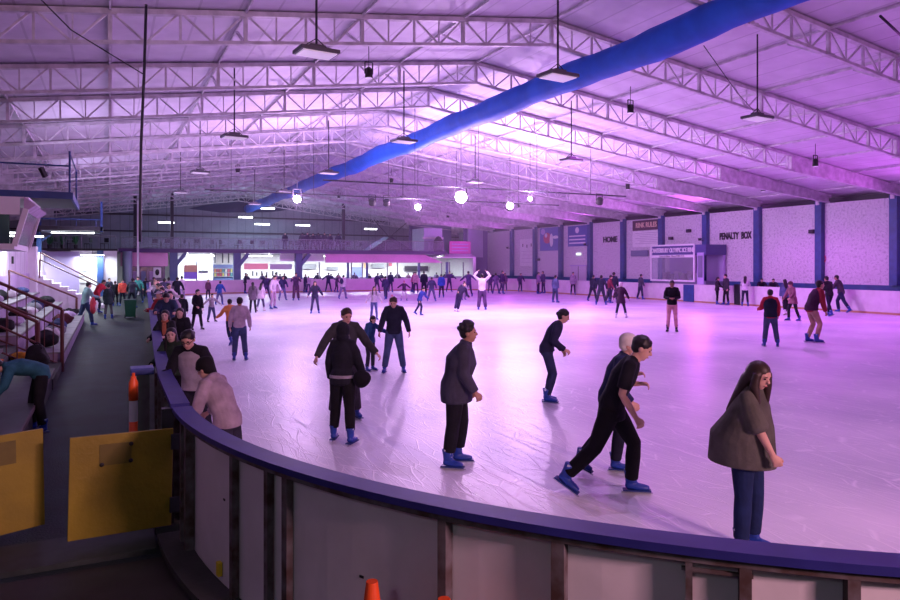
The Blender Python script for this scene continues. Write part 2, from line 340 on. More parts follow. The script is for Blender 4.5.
# ------------------------------------------------------------------ right wall: columns, dado, lettering
for k in range(12):
    y = 22.1+4.18*(k-2)
    if y > 65: continue
    e = empty('wall_column', (36, y, 1.36), 'blue steel column on the white brick wall, %s' % ['beyond the right edge of the view', 'cut by the right edge of the view', 'right of the two rightmost brick panels', 'beside the red ring mark', 'right of the penalty box lettering', 'left of the penalty box lettering', 'behind the left end of the booth', 'right of the home lettering', 'left of the home lettering', 'right of the red and blue banner', 'left of the red and blue banner', 'last one before the violet corner'][k], 'column', 'blue wall columns')
    MB().bb(-.32, -.01, -.2, .2, 0, 4.6).build('shaft', M['blue'], e)
    MB().bb(-.38, -.32, -.1, .1, 4.4, 4.66).build('cap_bracket', M['steel'], e)
tag(rebase(MB().bb(35.9, 35.995, -6, 64.9, .3, 1.35).build('dado_panel', M['blue']), (35.95, 30, .3)), 'dark blue band along the foot of the brick wall', 'wall panel')
RX = (pi/2, 0, -pi/2); HY = 44.76; PY = 32.32; HSX = 1.0
t = text('HOME', (35.97, HY, 4.42), .62, M['black'], RX, bold=.02, sx=HSX); tag(t, 'black word HOME painted on the white brick wall', 'lettering')
t = text('PENALTY  BOX', (35.97, PY, 4.25), .60, M['black'], RX, bold=.02, sx=.62); tag(t, 'black words PENALTY BOX painted on the white brick wall', 'lettering')
def sign(name, label, y0, y1, z0, z1, m, x=35.93, cat='sign'):
    e = empty(name, (x, (y0+y1)/2, (z0+z1)/2), label, cat)
    MB().bb(-.03, .03, -(y1-y0)/2, (y1-y0)/2, -(z1-z0)/2, (z1-z0)/2).build('panel', m, e)
    return e
cream = mat('sign_cream', (.72, .55, .35), .5)
e = sign('rules_sign', 'brown sign reading RINK RULES on the brick wall', 39.0, 42.0, 5.0, 5.75, mat('sign_brown', (.07, .03, .04), .5))
text('RINK RULES', (-.04, 0, 0), .52, cream, RX, e, .01, bold=.012, sx=.82)
e = sign('text_board', 'large faint rules board of small lines below the brown sign', 39.0, 42.0, 3.75, 4.95, M['white'])
lines = mat('faint_print', (.5, .46, .55), .6)
for k in range(7): MB().bb(-.036, -.03, -1.3+.1*(k % 3), 1.2-.25*((k*7) % 3), .42-.13*k, .46-.13*k).build('text_line', lines, e)
e = sign('name_plaque', 'narrow grey plaque left of the booth on the brick wall', 40.3, 42.2, 3.05, 3.5, mat('plaque_grey', (.16, .18, .27), .5))
e = sign('hockey_banner', 'blue banner with red and white figures on the brick wall', 51.75, 54.8, 3.7, 5.8, mat('banner_blue', (.10, .13, .42), .5))
red = mat('banner_red', (.5, .06, .12), .5)
for c, r, m in (((-.035, .35, .1), (.01, .6, .5), red), ((-.04, -.35, -.1), (.01, .28, .6), M['white']), ((-.04, -1.0, .15), (.01, .5, .14), M['white']), ((-.04, 1.0, .7), (.01, .35, .28), M['lilac']), ((-.045, .5, .35), (.01, .2, .2), M['white'])):
    MB().ell(c, r).build('printed_figure', m, e)
e = sign('sponsor_banner', 'blue banner with white emblem and three lines of print', 47.7, 50.4, 4.0, 5.75, mat('banner_navy', (.07, .10, .36), .5))
MB().ell((-.035, 0, .5), (.01, .28, .26)).build('emblem', M['white'], e)
for k in range(3): MB().bb(-.036, -.03, -1.15, 1.15, .0-.3*k-.05, .0-.3*k+.06).build('text_line', M['white'], e)
e = sign('figure_board', 'pale board with three small black figures on the brick wall', 55.8, 58.3, 2.3, 4.9, M['white'])
for k in range(3): MB().bb(-.04, -.03, .75-.75*k-.07, .75-.75*k+.07, .55-.1*(k % 2), .85-.1*(k % 2)).build('small_figure', M['dark'], e)
for k in range(4): MB().bb(-.04, -.03, -1, 1, .1-.35*k, .13-.35*k).build('text_line', lines, e)
e = sign('exit_light', 'small lit exit light on the brick wall below the sponsor banner', 48.6, 49.2, 3.25, 3.42, mat('exit_lens', (.8, 1, .9), emit=(.8, 1, .85), estr=1.6), cat='light')
e = empty('fire_door', (35.88, 48.8, 0), 'pale double door under the exit light', 'door')
MB().bb(-.04, 0, -1.1, 1.1, .0, 2.3).build('door_leaf', mat('door_lilac', (.55, .5, .62), .6), e)
MB().bb(-.07, -.04, -1.2, 1.2, 2.3, 2.4).build('lintel', M['lilac'], e); MB().bb(-.06, -.04, -.02, .02, 0, 2.3).build('door_joint', M['dark'], e)
ring = MB(); ring.tube([(35.97, 26.2+.2*cos(2*pi*k/20), 2.75+.2*sin(2*pi*k/20)) for k in range(21)], .025, 6)
tag(rebase(ring.build('ring_mark', red), (35.97, 26.2, 2.75)), 'small red ring mark on the rightmost middle brick panel', 'mark')
for (y, z) in ((36.2, 4.75), (37.9, 4.3), (23.0+4.18-.4, 4.3), (55, 2.9)):
    e = empty('wall_speaker', (35.85, y, z), 'small black speaker box on the brick wall %s' % {4.75: 'above the booth centre', 4.3: 'left above the booth' if y > 30 else 'beside a blue column at the right', 2.9: 'below the red and blue banner'}[z], 'speaker')
    MB().box((0, 0, 0), (.2, .32, .22)).build('cabinet', M['black'], e, bevel=.02); MB().ell((-.1, 0, 0), (.02, .08, .08)).build('cone', M['dark'], e)
# ------------------------------------------------------------------ glazed booth
e = empty('officials_booth', (34.0, 35.6, 0), 'glazed officials booth with lettered header at the right barrier', 'booth')
grey = mat('booth_grey', (.17, .17, .26), .5)
MB().bb(.1, 1.9, -2.65, 2.3, .0, 1.35).build('lower_wall', grey, e)
MB().bb(.1, 1.9, -2.65, 2.3, 3.05, 3.72).build('header', mat('booth_header', (.06, .06, .22), .5), e)
MB().bb(.02, .12, -1.75, 2.35, 3.68, 3.78).build('trim_top', M['white'], e)
MB().bb(.02, .12, -1.75, 2.35, 1.3, 1.4).build('sill', M['white'], e)
for y in (-1.75, 2.25): MB().bb(.02, .12, y, y+.1, 1.4, 3.7).build('frame_post', M['white'], e)
MB().bb(.07, .09, -1.65, 2.25, 1.4, 2.9).build('window_pane', M['glass'], e)
MB().bb(1.7, 1.88, -2.6, 2.25, 1.35, 3.05).build('back_wall', M['lilac'], e)
MB().bb(.05, .09, -1.65, 2.25, 2.9, 3.08).build('text_strip', M['white'], e)
text('CANTERBURY OLYMPIC ICE RINK', (.07, .3, 3.38), .42, M['white'], RX, e, .02, bold=.01, sx=.64)
text('Learn to Skate  Phone 9789 4135', (.04, .3, 2.99), .19, M['dark'], RX, e, .005, sx=.9)
for k, (y, z) in enumerate(((1.7, 1.65), (1.1, 1.55), (.6, 1.7), (0, 1.6), (-.6, 1.75), (-1.2, 1.6))): MB().box((.9, y, z), (.4, .35, .5)).build('stored_box', mat('box_%d' % (k % 3), [(.5, .45, .4), (.3, .25, .3), (.6, .6, .62)][k % 3], .6), e)
MB().bb(.06, .1, -2.5, -1.95, .4, 3.2).build('door', M['lilac'], e); MB().bb(.04, .06, -2.42, -2.03, 1.6, 3.0).build('door_pane', grey, e)
# ------------------------------------------------------------------ roof trusses (one master, copies share its meshes)
def chord_z(x): return rl(x)-.10
def make_truss():
    e = empty('roof_truss', (11.6, 0, 9.0))
    O = Vector((11.6, 0, 9.0)); zz = lambda x: rl(x)-.08-9.0; zb = lambda x: rl(x)-.78-9.0
    top = MB(); bot = MB(); web = MB()
    for a, b in ((XL, 11.6), (11.6, 36.2)):
        top.bar((a-11.6, 0, zz(a)-.02), (b-11.6, 0, zz(b)-.02), .16, .12)
        top.bar((a-11.6, .1, zz(a)+.02), (b-11.6, .1, zz(b)+.02), .04, .08)
        a2, b2 = max(a, -4.6), min(b, 27.8)
        bot.bar((a2-11.6, 0, zb(a2)), (b2-11.6, 0, zb(b2)), .11, .08)
    P = 1.45; k = -11
    while True:
        x = 11.6+P*k
        if x > 27.7: break
        big = (k % 2 == 0)
        web.bar((x-11.6, 0, zz(x)), (x-11.6, 0, zb(x)), .09 if big else .055)
        if big: web.box((x-11.6, 0, zz(x)-.07), (.28, .18, .05)); web.box((x-11.6, 0, zb(x)), (.26, .2, .05))
        m_ = x+P/2; x2 = x+P
        if x2 < 27.9:
            web.bar((x-11.6, 0, zz(x)), (m_-11.6, 0, zb(m_)), .045); web.bar((m_-11.6, 0, zz(m_)), (m_-11.6, 0, zb(m_)), .035)
            web.bar((m_-11.6, 0, zb(m_)), (x2-11.6, 0, zz(x2)), .045)
        k += 1
    top.build('top_chord', M['steel'], e); bot.build('bottom_chord', M['steel'], e); web.build('web_bars', M['steel'], e)
    for a, b in ((27.75, 36.0), (-4.55, XL)):
        h = MB(); vs = []
        za, zb_ = rl(a), rl(b)
        for y in (-.06, .06):
            vs += [(a-11.6, y, za-.1-9), (b-11.6, y, zb_-.1-9), (b-11.6, y, zb_-.48-9), (a-11.6, y, za-.82-9)]
        h.add(vs, [(0,1,2,3),(7,6,5,4),(0,4,5,1),(1,5,6,2),(2,6,7,3),(3,7,4,0)])
        h.bar((a-11.6, 0, za-.82-9), (b-11.6, 0, zb_-.48-9), .24, .05); h.build('haunch_beam', M['steel'], e)
    for k in range(-5, 9):
        x = 11.6+2.9*k+(.0)
        br = MB(); br.bar((0, 0, 0), (0, 1.25, .66), .07, .045)
        o = br.build('fly_brace', M['steel'], e); o.location = (x-11.6, 0, rl(x)-.80-9+(.25 if x > 28 else 0))
    return e
T0 = make_truss()
ordw = ['nearest', 'second nearest', 'third nearest', 'fourth nearest', 'fifth nearest', 'sixth nearest', 'seventh nearest', 'eighth nearest', 'ninth nearest', 'tenth nearest', 'eleventh nearest', 'twelfth nearest', 'fifth from the far wall', 'fourth from the far wall', 'third from the far wall', 'second from the far wall', 'closest to the far wall']
def copy_tree(o, parent=None):
    c = o.copy(); COL.objects.link(c); c.parent = parent
    for ch in list(o.children): copy_tree(ch, c)
    return c
for i in range(16):
    y = [8.2, 12.5, 17.1, 21.8, 25.9][i] if i < 5 else 22.1+4.18*(i-3)
    t = T0 if i == 0 else copy_tree(T0)
    t.location.y = y
    tag(t, 'white lattice steel roof truss spanning the hall, %s' % (ordw[i]+' to the camera' if i < 12 else ordw[i+1]), 'roof truss', 'white lattice roof trusses')
# purlins between the trusses
for k in range(-8, 9):
    x = 11.6+2.9*k
    if x > 36: continue
    o = MB().bar((0, Y0+.1, 0), (0, Y1-.1, 0), .045, .075).build('roof_purlin', M['steel']); o.location = (x, 0, rl(x)-.06)
    tag(o, 'long white roof purlin under the sheeting, %s' % ('at the ridge' if k == 0 else '%s purlin %s of the ridge' % (['first', 'second', 'third', 'fourth', 'fifth', 'sixth', 'seventh', 'eighth'][abs(k)-1], 'right' if k > 0 else 'left')), 'purlin', 'roof purlins')
# ------------------------------------------------------------------ blue fabric duct
pts = []; rs = []
for k in range(120):
    y = 2+(Y1-2.2)*k/119
    pts.append((12.75+.05*sin(y*.5), y, 8.17+.035*sin(y*.77))); rs.append(.415+.022*sin(y*1.5)+.012*sin(y*3.7))
tag(rebase(MB().tube(pts, rs, 24).build('air_duct', M['duct'], smooth=True), (12.75, 38, 8.17)), 'long bright blue fabric air duct running the length of the roof', 'air duct')
# hangers of the duct are thin wires
HAZE = .0025
# ------------------------------------------------------------------ pendant lamps
def make_pendant():
    e = empty('pendant_lamp', (0, 0, 0))
    MB().tube([(0, 0, .1), (0, 0, 2.2)], .022, 6).build('rod', M['dark'], e)
    MB().box((0, 0, .0), (.74, .5, .07)).box((0, 0, .07), (.3, .2, .1)).build('housing', mat('lamp_grey', (.10, .10, .12), .5), e, bevel=.01)
    MB().box((0, 0, -.045), (.64, .42, .02)).build('lens', M['hibay'], e)
    MB().bar((-.3, 0, .03), (0, 0, .25), .015).bar((.3, 0, .03), (0, 0, .25), .015).build('stirrup', M['dark'], e)
    return e
pl = make_pendant(); first = True
rows = [(8.3, (12.0, 20.4, 28.8, 37.2, 45.6), 'middle row over the ice'), (3.4, (12.6, 22, 31, 40), 'left row over the ice'), (15.4, (13.1, 21.4, 29.0, 38), 'right row beside the blue duct')]
for x, ys, d in rows:
    for k, y in enumerate(ys):
        o = pl if first else copy_tree(pl); first = False
        o.location = (x, y, 6.3); o.rotation_euler.z = .1
        tag(o, 'grey pendant lamp, %s, %s' % (d, ['nearest to the camera', 'second from the camera', 'third from the camera', 'fourth from the camera', 'fifth from the camera'][k]), 'lamp', 'pendant lamps over the ice')
# ------------------------------------------------------------------ stage floods and their bars
def can(loc, aim, r, label, lens, group):
    e = empty('stage_flood', loc, label, 'stage light', group)
    q = (Vector(aim)-Vector(loc)).to_track_quat('-Z', 'Y').to_matrix().to_4x4()
    h = MB().tube([(0, 0, .3), (0, 0, .25), (0, 0, -.02)], [r*.5, r*.95, r*1.08], 16).build('housing', M['black'], e); h.matrix_local = q
    l = MB().tube([(0, 0, -.02), (0, 0, -.035)], [r, r*.96], 16).build('lens', M[lens], e); l.matrix_local = q
    MB().bar((-r*1.1, 0, .1), (-r*1.1, 0, .45), .03).bar((r*1.1, 0, .1), (r*1.1, 0, .45), .03).bar((-r*1.1, 0, .45), (r*1.1, 0, .45), .03).build('yoke', M['black'], e)
    return e
fl = ['largest and brightest one above the raised-arms skater', 'right of the brightest one', 'left and behind the brightest one', 'beside the blue duct over the far left ice', 'small one right of the brightest']
for (x, y, z, r), d in zip(FLARES, fl):
    e = can((x, y, z), (0, 0, CAMH), r, 'glaring white stage flood, %s' % d, 'flare', 'glaring stage floods')
    MB().tube([(0, 0, .44), (0, 0, rl(x)-z-.005)], .012, 6).build('hanger', M['dark'], e)
for x, y, z in ADDED_WASH:
    pass
for yb, x0, x1, zz_ in ((28.6, 8, 24, 5.95), (34.6, 4, 24, 5.95)):
    e = empty('lighting_bar', (x0, yb, zz_), 'thin dark lighting bar across the hall %s' % ('carrying the brightest flood' if yb < 30 else 'behind the brightest flood'), 'lighting bar')
    MB().tube([(0, 0, 0), (x1-x0, 0, 0)], .035, 8).build('pipe', M['dark'], e)
    for k in range(5):
        x = (x1-x0)*(k+.3)/5; MB().tube([(x, 0, 0), (x, 0, rl(x+x0)-zz_-.005)], .012, 6).build('hanger', M['dark'], e)
for i, (x, y, z) in enumerate(((12.3, 34.6, 5.6), (13.1, 34.6, 5.6), (22.3, 28.6, 5.55), (20.6, 34.6, 5.6))):
    can((x, y, z), (x+2, y+5, 0), .17, 'unlit black stage flood on a bar, %s' % ['leftmost, next to another', 'second from left, next to another', 'far right on the near bar', 'right on the rear bar'][i], 'hibay', 'unlit stage floods')
for x, y, z in ADDED_WASH:  # fixtures of the added wash lamps
    side = {7: 'left', 17: 'middle', 27: 'right', 31: 'wall side', 22: 'middle', 32: 'right'}[x]
    e = can((x, y, z), (x, y, 0), .11, 'added violet light above the ice, %s row, about %d metres from the near end' % (side, y), 'hibay', 'added violet lights'); e.name = 'added_wash_light'
    MB().tube([(0, 0, .3), (0, 0, rl(x)-z-.005)], .012, 6).build('hanger', M['dark'], e)
# hanging cables on the left and cross wires
def cable(pts, r, label, name='hanging_cable', m='dark'):
    o = tag(rebase(MB().tube(pts, r, 8).build(name, M[m], smooth=True), pts[-1]), label, 'cable'); return o

hz = bpy.data.materials.new('stage_haze'); hz.use_nodes = True; hn = hz.node_tree; hn.nodes.clear()
ho = hn.nodes.new('ShaderNodeOutputMaterial'); hv = hn.nodes.new('ShaderNodeVolumeScatter'); hv.inputs['Density'].default_value = HAZE; hv.inputs['Anisotropy'].default_value = .35
hv.inputs['Color'].default_value = (.9, .85, 1, 1); hn.links.new(hv.outputs[0], ho.inputs['Volume'])
tag(rebase(MB().bb(2.2, 33, 17, 60.5, 2.0, 6.4).build('stage_haze', hz), (17, 38, 4)), 'thin violet haze hanging above the ice around the floods', 'haze', kind='stuff')

for x, y, z, p, c in CEIL_FILL:  # fixtures of the lamps added to brighten the ceiling
    s = 1 if x > 10 else -1
    e = empty('uplight', (x, y, z-.1), 'added black uplight bracketed to the %s, about %d metres along' % ('brick wall' if s > 0 else 'stand wall', y), 'stage light', 'added uplights along the walls')
    MB().tube([(0, 0, -.18), (0, 0, -.02)], [.09, .13], 14).build('housing', M['black'], e); MB().bar((0, 0, -.12), (.36*s if s > 0 else -.28, 0, -.2), .04).build('bracket_arm', M['black'], e)
# ================================================================== LEFT SIDE AND FAR END
# hanging rope, cable, bracket rod
rope = cable([(.70, 16.4, 8.0), (.66, 16.4, 6.5), (.60, 16.4, 5.0), (.58, 16.4, 3.2), (.58, 16.4, 2.9)], .03, 'thick dark hanging rope at the upper left, in front of the trusses', 'hanging_rope')
cable([(-1.75, 15.5, 8.05), (-.7, 15.9, 7.1), (.64, 16.4, 6.5)], .014, 'thin dark wire sloping down to the hanging rope')
cable([(16.0, 10.2, 8.15), (17.6, 10.6, 7.95)], .03, 'short dark rod hanging at the upper right corner under the roof', 'hanging_rod')
cable([(14.0, 13.6, 8.15), (17, 15.2, 7.6), (21, 17.8, 7.75)], .012, 'thin dark wire sagging across the right roof, in front of the pendant lamp')
# ---- stand: tiers, steps, wall
tiers = empty('spectator_stand', (-1.0, 20, 0), 'stepped white and lilac spectator tiers beside the walkway', 'stand')
def bs(mb, name, m, e=tiers): o = mb.build(name, m, e); o.location = -Vector(e.location); return o
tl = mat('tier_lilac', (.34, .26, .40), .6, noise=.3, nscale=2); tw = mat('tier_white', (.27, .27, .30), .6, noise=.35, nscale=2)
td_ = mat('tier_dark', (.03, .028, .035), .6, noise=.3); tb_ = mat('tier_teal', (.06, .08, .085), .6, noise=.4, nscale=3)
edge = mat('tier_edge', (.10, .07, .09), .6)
for k in range(3):
    x1 = -1.0-.85*k; z = .42*(k+1)
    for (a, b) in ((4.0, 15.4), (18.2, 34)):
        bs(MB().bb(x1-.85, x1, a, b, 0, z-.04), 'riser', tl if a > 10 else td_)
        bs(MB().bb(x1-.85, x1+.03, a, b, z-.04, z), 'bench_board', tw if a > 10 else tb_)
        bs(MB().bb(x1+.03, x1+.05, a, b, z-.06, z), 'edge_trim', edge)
st = MB()
for k in range(6): st.bb(-1.0-.425*(k+1), -1.0-.425*k+.02, 15.4, 18.2, 0, .21*(k+1))
bs(st, 'step_flight', M['concrete'])
def railing(label, y, x0, z0, x1, z1, n, drop=.95, m='brown', loc=None, cat='railing'):
    e = empty('stair_railing', (x0, y, z0-drop), label, cat, None)
    MB().tube([(0, 0, drop), (x1-x0, 0, z1-z0+drop)], .035, 8).build('handrail', M[m], e)
    MB().tube([(0, 0, drop-.42), (x1-x0, 0, z1-z0+drop-.42)], .022, 8).build('mid_rail', M[m], e) if n else None
    MB().tube([(0, 0, 0), (0, 0, drop)], .04, 8).build('newel_post', M[m], e)
    dx = (x1-x0)
    MB().tube([(dx, 0, z1-z0), (dx, 0, z1-z0+drop)], .035, 8).build('post', M[m], e)
    if n: MB().tube([(0, 0, .15), (dx, 0, z1-z0+.15)], .02, 8).build('bottom_rail', M[m], e)
    for k in range(1, n):
        t = k/n; MB().tube([(dx*t, 0, (z1-z0)*t+.15), (dx*t, 0, (z1-z0)*t+drop)], .011, 6).build('baluster', M[m], e)
    return e
railing('brown stair railing with thin balusters, the nearer of two on the steps', 16.0, -1.28, 1.27, -3.4, 2.47, 12, 1.06)
railing('brown stair railing reaching the walkway, the farther of two on the steps', 18.0, -.97, 1.40, -3.4, 2.65, 14, 1.40)
railing('plain brown handrail climbing the tiers behind the clothes pile', 31.7, -1.2, 1.1, -3.5, 2.2, 0, 1.1)
railing('brown handrail of the far staircase, left of the walkway end', 45.0, 0.0, 1.0, -3.5, 3.1, 0, 1.0)
railing('second brown handrail of the far staircase, just in front of the farther one', 43.4, -.2, 1.0, -3.4, 2.7, 0, 1.0)
fs = MB()
for k in range(9): fs.bb(max(-3.5, -.2-.38*(k+1)), -.2-.38*k+.02, 43.4, 45, 0, .2*(k+1))
tag(rebase(fs.build('far_staircase', M['white']), (-1.5, 44, 0)), 'white staircase climbing left at the end of the stand', 'stairs')
clad = ribbed_material('white_cladding', (.72, .70, .76), 1, .55, .45, .55, .07)
struct(MB().bb(-3.9, -3.6, 3.0, 49, 0, 3.12).build('wall_stand', clad))
struct(MB().bb(-3.62, -3.52, 3.0, 49, 0, 2.0).build('trim_1', mat('lilac_wall', (.56, .47, .66), .6, noise=.2, nscale=1)))
tag(rebase(MB().bb(-3.6, -3.25, 39.5, 40.6, 0, 3.3).build('pilaster', M['white']), (-3.4, 40, 0)), 'brightly lit white pier at the end of the clad wall', 'pillar')
tag(rebase(MB().box((-3.57, 33.5, 2.6), (.05, .35, .3)).build('wall_bracket', M['black']), (-3.57, 33.5, 2.6)), 'small black bracket on the white clad wall at the left edge', 'bracket')
# ---- control room box above the stand, platform and its railing
e = empty('control_room', (-2.1, 20, 2.78), 'white control room with slanted window projecting over the stand', 'room')
wh = M['white']
MB().bb(-3.4, .0, 0, 3.2, 0, .14).build('floor_edge', wh, e)
pr = MB(); pr.add([(-.0, -.0, .14), (.28, 0, .95), (.28, 3.2, .95), (0, 3.2, .14)], [(0,1,2,3)]); 
MB().bb(-3.4, .12, -.05, .02, .85, 1.25).build('front_fascia', wh, e)
MB().bb(-3.4, -.1, .0, .03, .14, .85).build('front_window', mat('dark_pane', (.02, .05, .06), .12), e)
MB().bar((.0, 0, .08), (.25, 0, 1.0), .12, .1, (0, 1, 0)).build('slanted_post', wh, e)
MB().bar((.0, 3.2, .08), (.25, 3.2, 1.0), .12, .1, (0, 1, 0)).build('slanted_post', wh, e)
sg = MB(); sg.add([(.02, .05, .14), (.02, 3.15, .14), (.25, 3.15, .95), (.25, .05, .95), (-.02, .05, .14), (-.02, 3.15, .14), (.21, 3.15, .95), (.21, .05, .95)], [(0,1,2,3),(7,6,5,4),(0,4,5,1),(1,5,6,2),(2,6,7,3),(3,7,4,0)])
sg.build('slanted_window', mat('grey_pane', (.22, .22, .25), .15, noise=.6, nscale=2), e)
cv = MB(); cv.add([(.2, 0, .9), (.2, 3.3, .9), (.45, 3.3, 1.1), (.2, 3.3, 1.3), (.2, 0, 1.3), (.45, 0, 1.1)], [(0,1,2,5),(5,2,3,4),(0,5,4),(1,3,2),(0,4,3,1)])
cv.build('awning', mat('awning_lilac', (.62, .48, .68), .7, noise=.3, nscale=3), e)
MB().bb(-3.4, .3, 0.02, 3.3, 1.25, 1.29).build('roof_board', wh, e)
e = empty('upper_platform', (-.95, 21.3, 4.2), 'dark blue steel platform with railing above the control room', 'platform')
MB().bb(-4, .0, 0, 4.2, 0, .1).build('deck', M['dark'], e)
MB().bb(-4, .06, -.08, 0, -.04, .14).build('edge_beam', M['blue'], e); MB().bb(.0, .06, 0, 4.2, -.04, .14).build('side_beam', M['blue'], e)
for (x, y) in ((-.02, .03), (-1.9, .03), (-.02, 4.1)): MB().tube([(x, y, .1), (x, y, 1.25)], .028, 8).build('railing_post', M['blue'], e)
MB().tube([(-4, .03, .85), (-.02, .03, .85)], .022, 8).build('railing_bar', M['blue'], e)
MB().tube([(-.02, .03, 1.2), (-.02, 4.1, 1.2)], .022, 8).build('railing_bar', M['blue'], e)
MB().bar((-.7, .1, .78), (-.6, .2, .55), .1).build('small_floodlight', M['black'], e)
e = empty('rear_platform', (-.52, 45, 4.3), 'second dark platform farther back with a white strip light under it', 'platform')
MB().bb(-3.4, .15, 0, 3.5, .05, .3).build('deck', M['dark'], e)
MB().bb(.02, .14, .0, .12, .0, 1.75).build('corner_post', M['blue'], e)
MB().tube([(-3.4, 0.05, .7), (.08, .05, .7)], .03, 8).build('railing_bar', M['blue'], e)
for k in range(4): MB().tube([(-3.2+k, .05, .3), (-3.2+k, .05, .7)], .02, 8).build('railing_post', M['blue'], e)
e = empty('blue_scaffold_post', (-3.75, 47.5, 3.12), 'blue post behind the white pier', 'post')
MB().bb(-.12, .12, -.12, .12, 0, 2.2).build('shaft', M['blue'], e); MB().bar((0, 0, .6), (1.3, 0, 1.6), .07).build('diagonal_strut', M['blue'], e)
# ---- gallery slab and balustrade
struct(MB().bb(XL, 29.6, 62, Y1, 3.44, 3.68).build('gallery_floor', mat('gallery_slab', (.5, .48, .55), .6)))
tag(rebase(MB().bb(.6, 29.7, 61.93, 62, 3.42, 3.74).build('gallery_edge', mat('edge_violet', (.07, .03, .13), .6)), (15, 61.95, 3.42)), 'dark violet edge beam along the gallery floor', 'beam')
e = empty('gallery_balustrade', (.8, 62.05, 3.68), 'steel balustrade with clear panels along the gallery', 'railing')
MB().tube([(0, 0, 1.0), (28.6, 0, 1.0)], .035, 8).build('top_rail', M['silver'], e); MB().tube([(0, 0, .12), (28.6, 0, .12)], .02, 8).build('bottom_rail', M['silver'], e)
for k in range(20): MB().tube([(28.6*k/19, 0, 0), (28.6*k/19, 0, 1.0)], .03, 6).build('post', M['silver'], e)
for k in range(19): MB().bb(28.6*k/19+.08, 28.6*(k+1)/19-.08, -.01, .01, .18, .93).build('clear_panel', M['glass'], e)
e2 = empty('gallery_balustrade', (-8, 61.5, 3.68), 'balustrade of the left end of the gallery behind the stairs', 'railing')
MB().tube([(0, 0, 1.0), (8.4, 0, 1.0)], .035, 8).build('top_rail', M['silver'], e2)
for k in range(8): MB().tube([(8.4*k/7, 0, 0), (8.4*k/7, 0, 1.0)], .03, 6).build('post', M['silver'], e2)
struct(MB().bb(XL, .55, 61.4, 62, 3.5, 3.68).build('gallery_floor_left', M['dark']))
# gallery posts
for x, y, d in ((4.9, 66, 'left'), (1.9, 64.5, 'leftmost, near the rope'), (20.5, 66, 'right')):
    tag(rebase(MB().bb(x-.13, x+.13, y-.13, y+.13, 3.68, rl(x)-.02).build('gallery_post', M['dark']), (x, y, 3.68)), 'dark steel post standing on the gallery, %s' % d, 'post')
# steel frames of the gallery back wall
for z in (5.6, 7.2):
    tag(rebase(MB().bb(XL+.1, 37, 73.8, 74, z, z+.14).build('wall_girt', M['dark']), (12, 73.9, z)), 'dark horizontal girt on the far gable wall, %s' % ('lower' if z < 6 else 'upper'), 'beam')
dd = MB(); dd.add([(7, 73.6, 8.0), (12, 73.6, 9.2), (18, 73.6, 8.4), (15, 73.6, 7.9), (10, 73.6, 7.7), (7, 73.8, 8.0), (12, 73.8, 9.2), (18, 73.8, 8.4), (15, 73.8, 7.9), (10, 73.8, 7.7)], [(0,1,2,3,4),(9,8,7,6,5)]+[(i, (i+1) % 5, 5+(i+1) % 5, 5+i) for i in range(5)])
tag(rebase(dd.build('dark_curtain', mat('navy_cloth', (.02, .03, .08), .8)), (12, 73.7, 8)), 'dark navy curtain high on the far gable wall', 'curtain')
e = empty('hall_tent', (25.5, 66, 3.68), 'dark pitched canopy standing on the gallery at the right', 'canopy')
tp = MB(); tp.add([(-2.6, 0, .0), (0, 0, 1.6), (2.6, 0, 0), (-2.6, 2.5, 0), (0, 2.5, 1.6), (2.6, 2.5, 0)], [(0,1,4,3),(1,2,5,4),(0,2,1),(3,4,5),(0,3,5,2)])
tp.build('canopy_cover', mat('canopy_navy', (.012, .012, .05), .8), e); MB().bar((-1.9, -.1, 3.2), (1.2, -.1, 0), .07).bar((1.6, -.1, 3.0), (-.4, -.1, 1.4), .07).build('brace_bar', M['dark'], e)
e = empty('right_block', (29.8, 63, 3.1), 'white and grey upper block right of the gallery with red notice', 'building')
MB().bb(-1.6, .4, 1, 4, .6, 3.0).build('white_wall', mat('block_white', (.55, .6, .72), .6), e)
MB().bb(-1.8, .5, .9, 1.0, 1.9, 2.1).build('ledge', M['white'], e)
MB().bb(1.0, 3.4, .5, .6, .45, 1.7).build('red_notice', mat('notice_magenta', (.55, .08, .34), .5), e)
for k in range(3): MB().bb(1.25, 3.1, .47, .5, .7+.33*k, .8+.33*k).build('notice_line', M['lilac'], e)
MB().bb(.3, 3.5, .2, 1.0, .0, .4).build('duct_box', M['silver'], e)
MB().bb(3.5, 5.2, 1.2, 1.4, .1, 3.2).build('pale_strip', M['lilac'], e)
MB().ell((-.2, .6, 1.2), (.55, .4, 1.0)).build('covered_figure', M['black'], e)
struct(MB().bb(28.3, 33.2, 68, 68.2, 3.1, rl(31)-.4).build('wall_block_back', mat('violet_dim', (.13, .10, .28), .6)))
# ---- kiosk below the gallery
struct(MB().bb(.6, 33, 68, 68.2, 0, 3.4).build('kiosk_back_wall', mat('kiosk_white', (.82, .82, .80), .6, noise=.1, nscale=1)))
struct(MB().bb(32.7, 33.0, 62, 68, 0, 3.1).build('kiosk_side_wall', M['white']))
struct(MB().bb(28.3, 33.0, 62, 68, 3.1, 3.2).build('kiosk_roof', M['white']))
f = MB(); f.add([(17.6, 62.1, 2.62), (29.4, 62.1, 2.62), (27.4, 62.1, 3.42), (17.6, 62.1, 3.42), (17.6, 62.3, 2.62), (29.4, 62.3, 2.62), (27.4, 62.3, 3.42), (17.6, 62.3, 3.42)], [(0,1,2,3),(7,6,5,4),(0,4,5,1),(1,5,6,2),(2,6,7,3),(3,7,4,0)])
tag(rebase(f.build('fascia_panel', M['pink']), (23, 62.1, 2.62)), 'long pink fascia over the kiosk windows with slanted right end', 'fascia')
tag(rebase(MB().bb(.75, 4.3, 62.1, 62.3, 2.3, 3.42).build('fascia_panel', M['pink']), (2.5, 62.1, 2.3)), 'short pink fascia over the dark glass doors at the left', 'fascia')
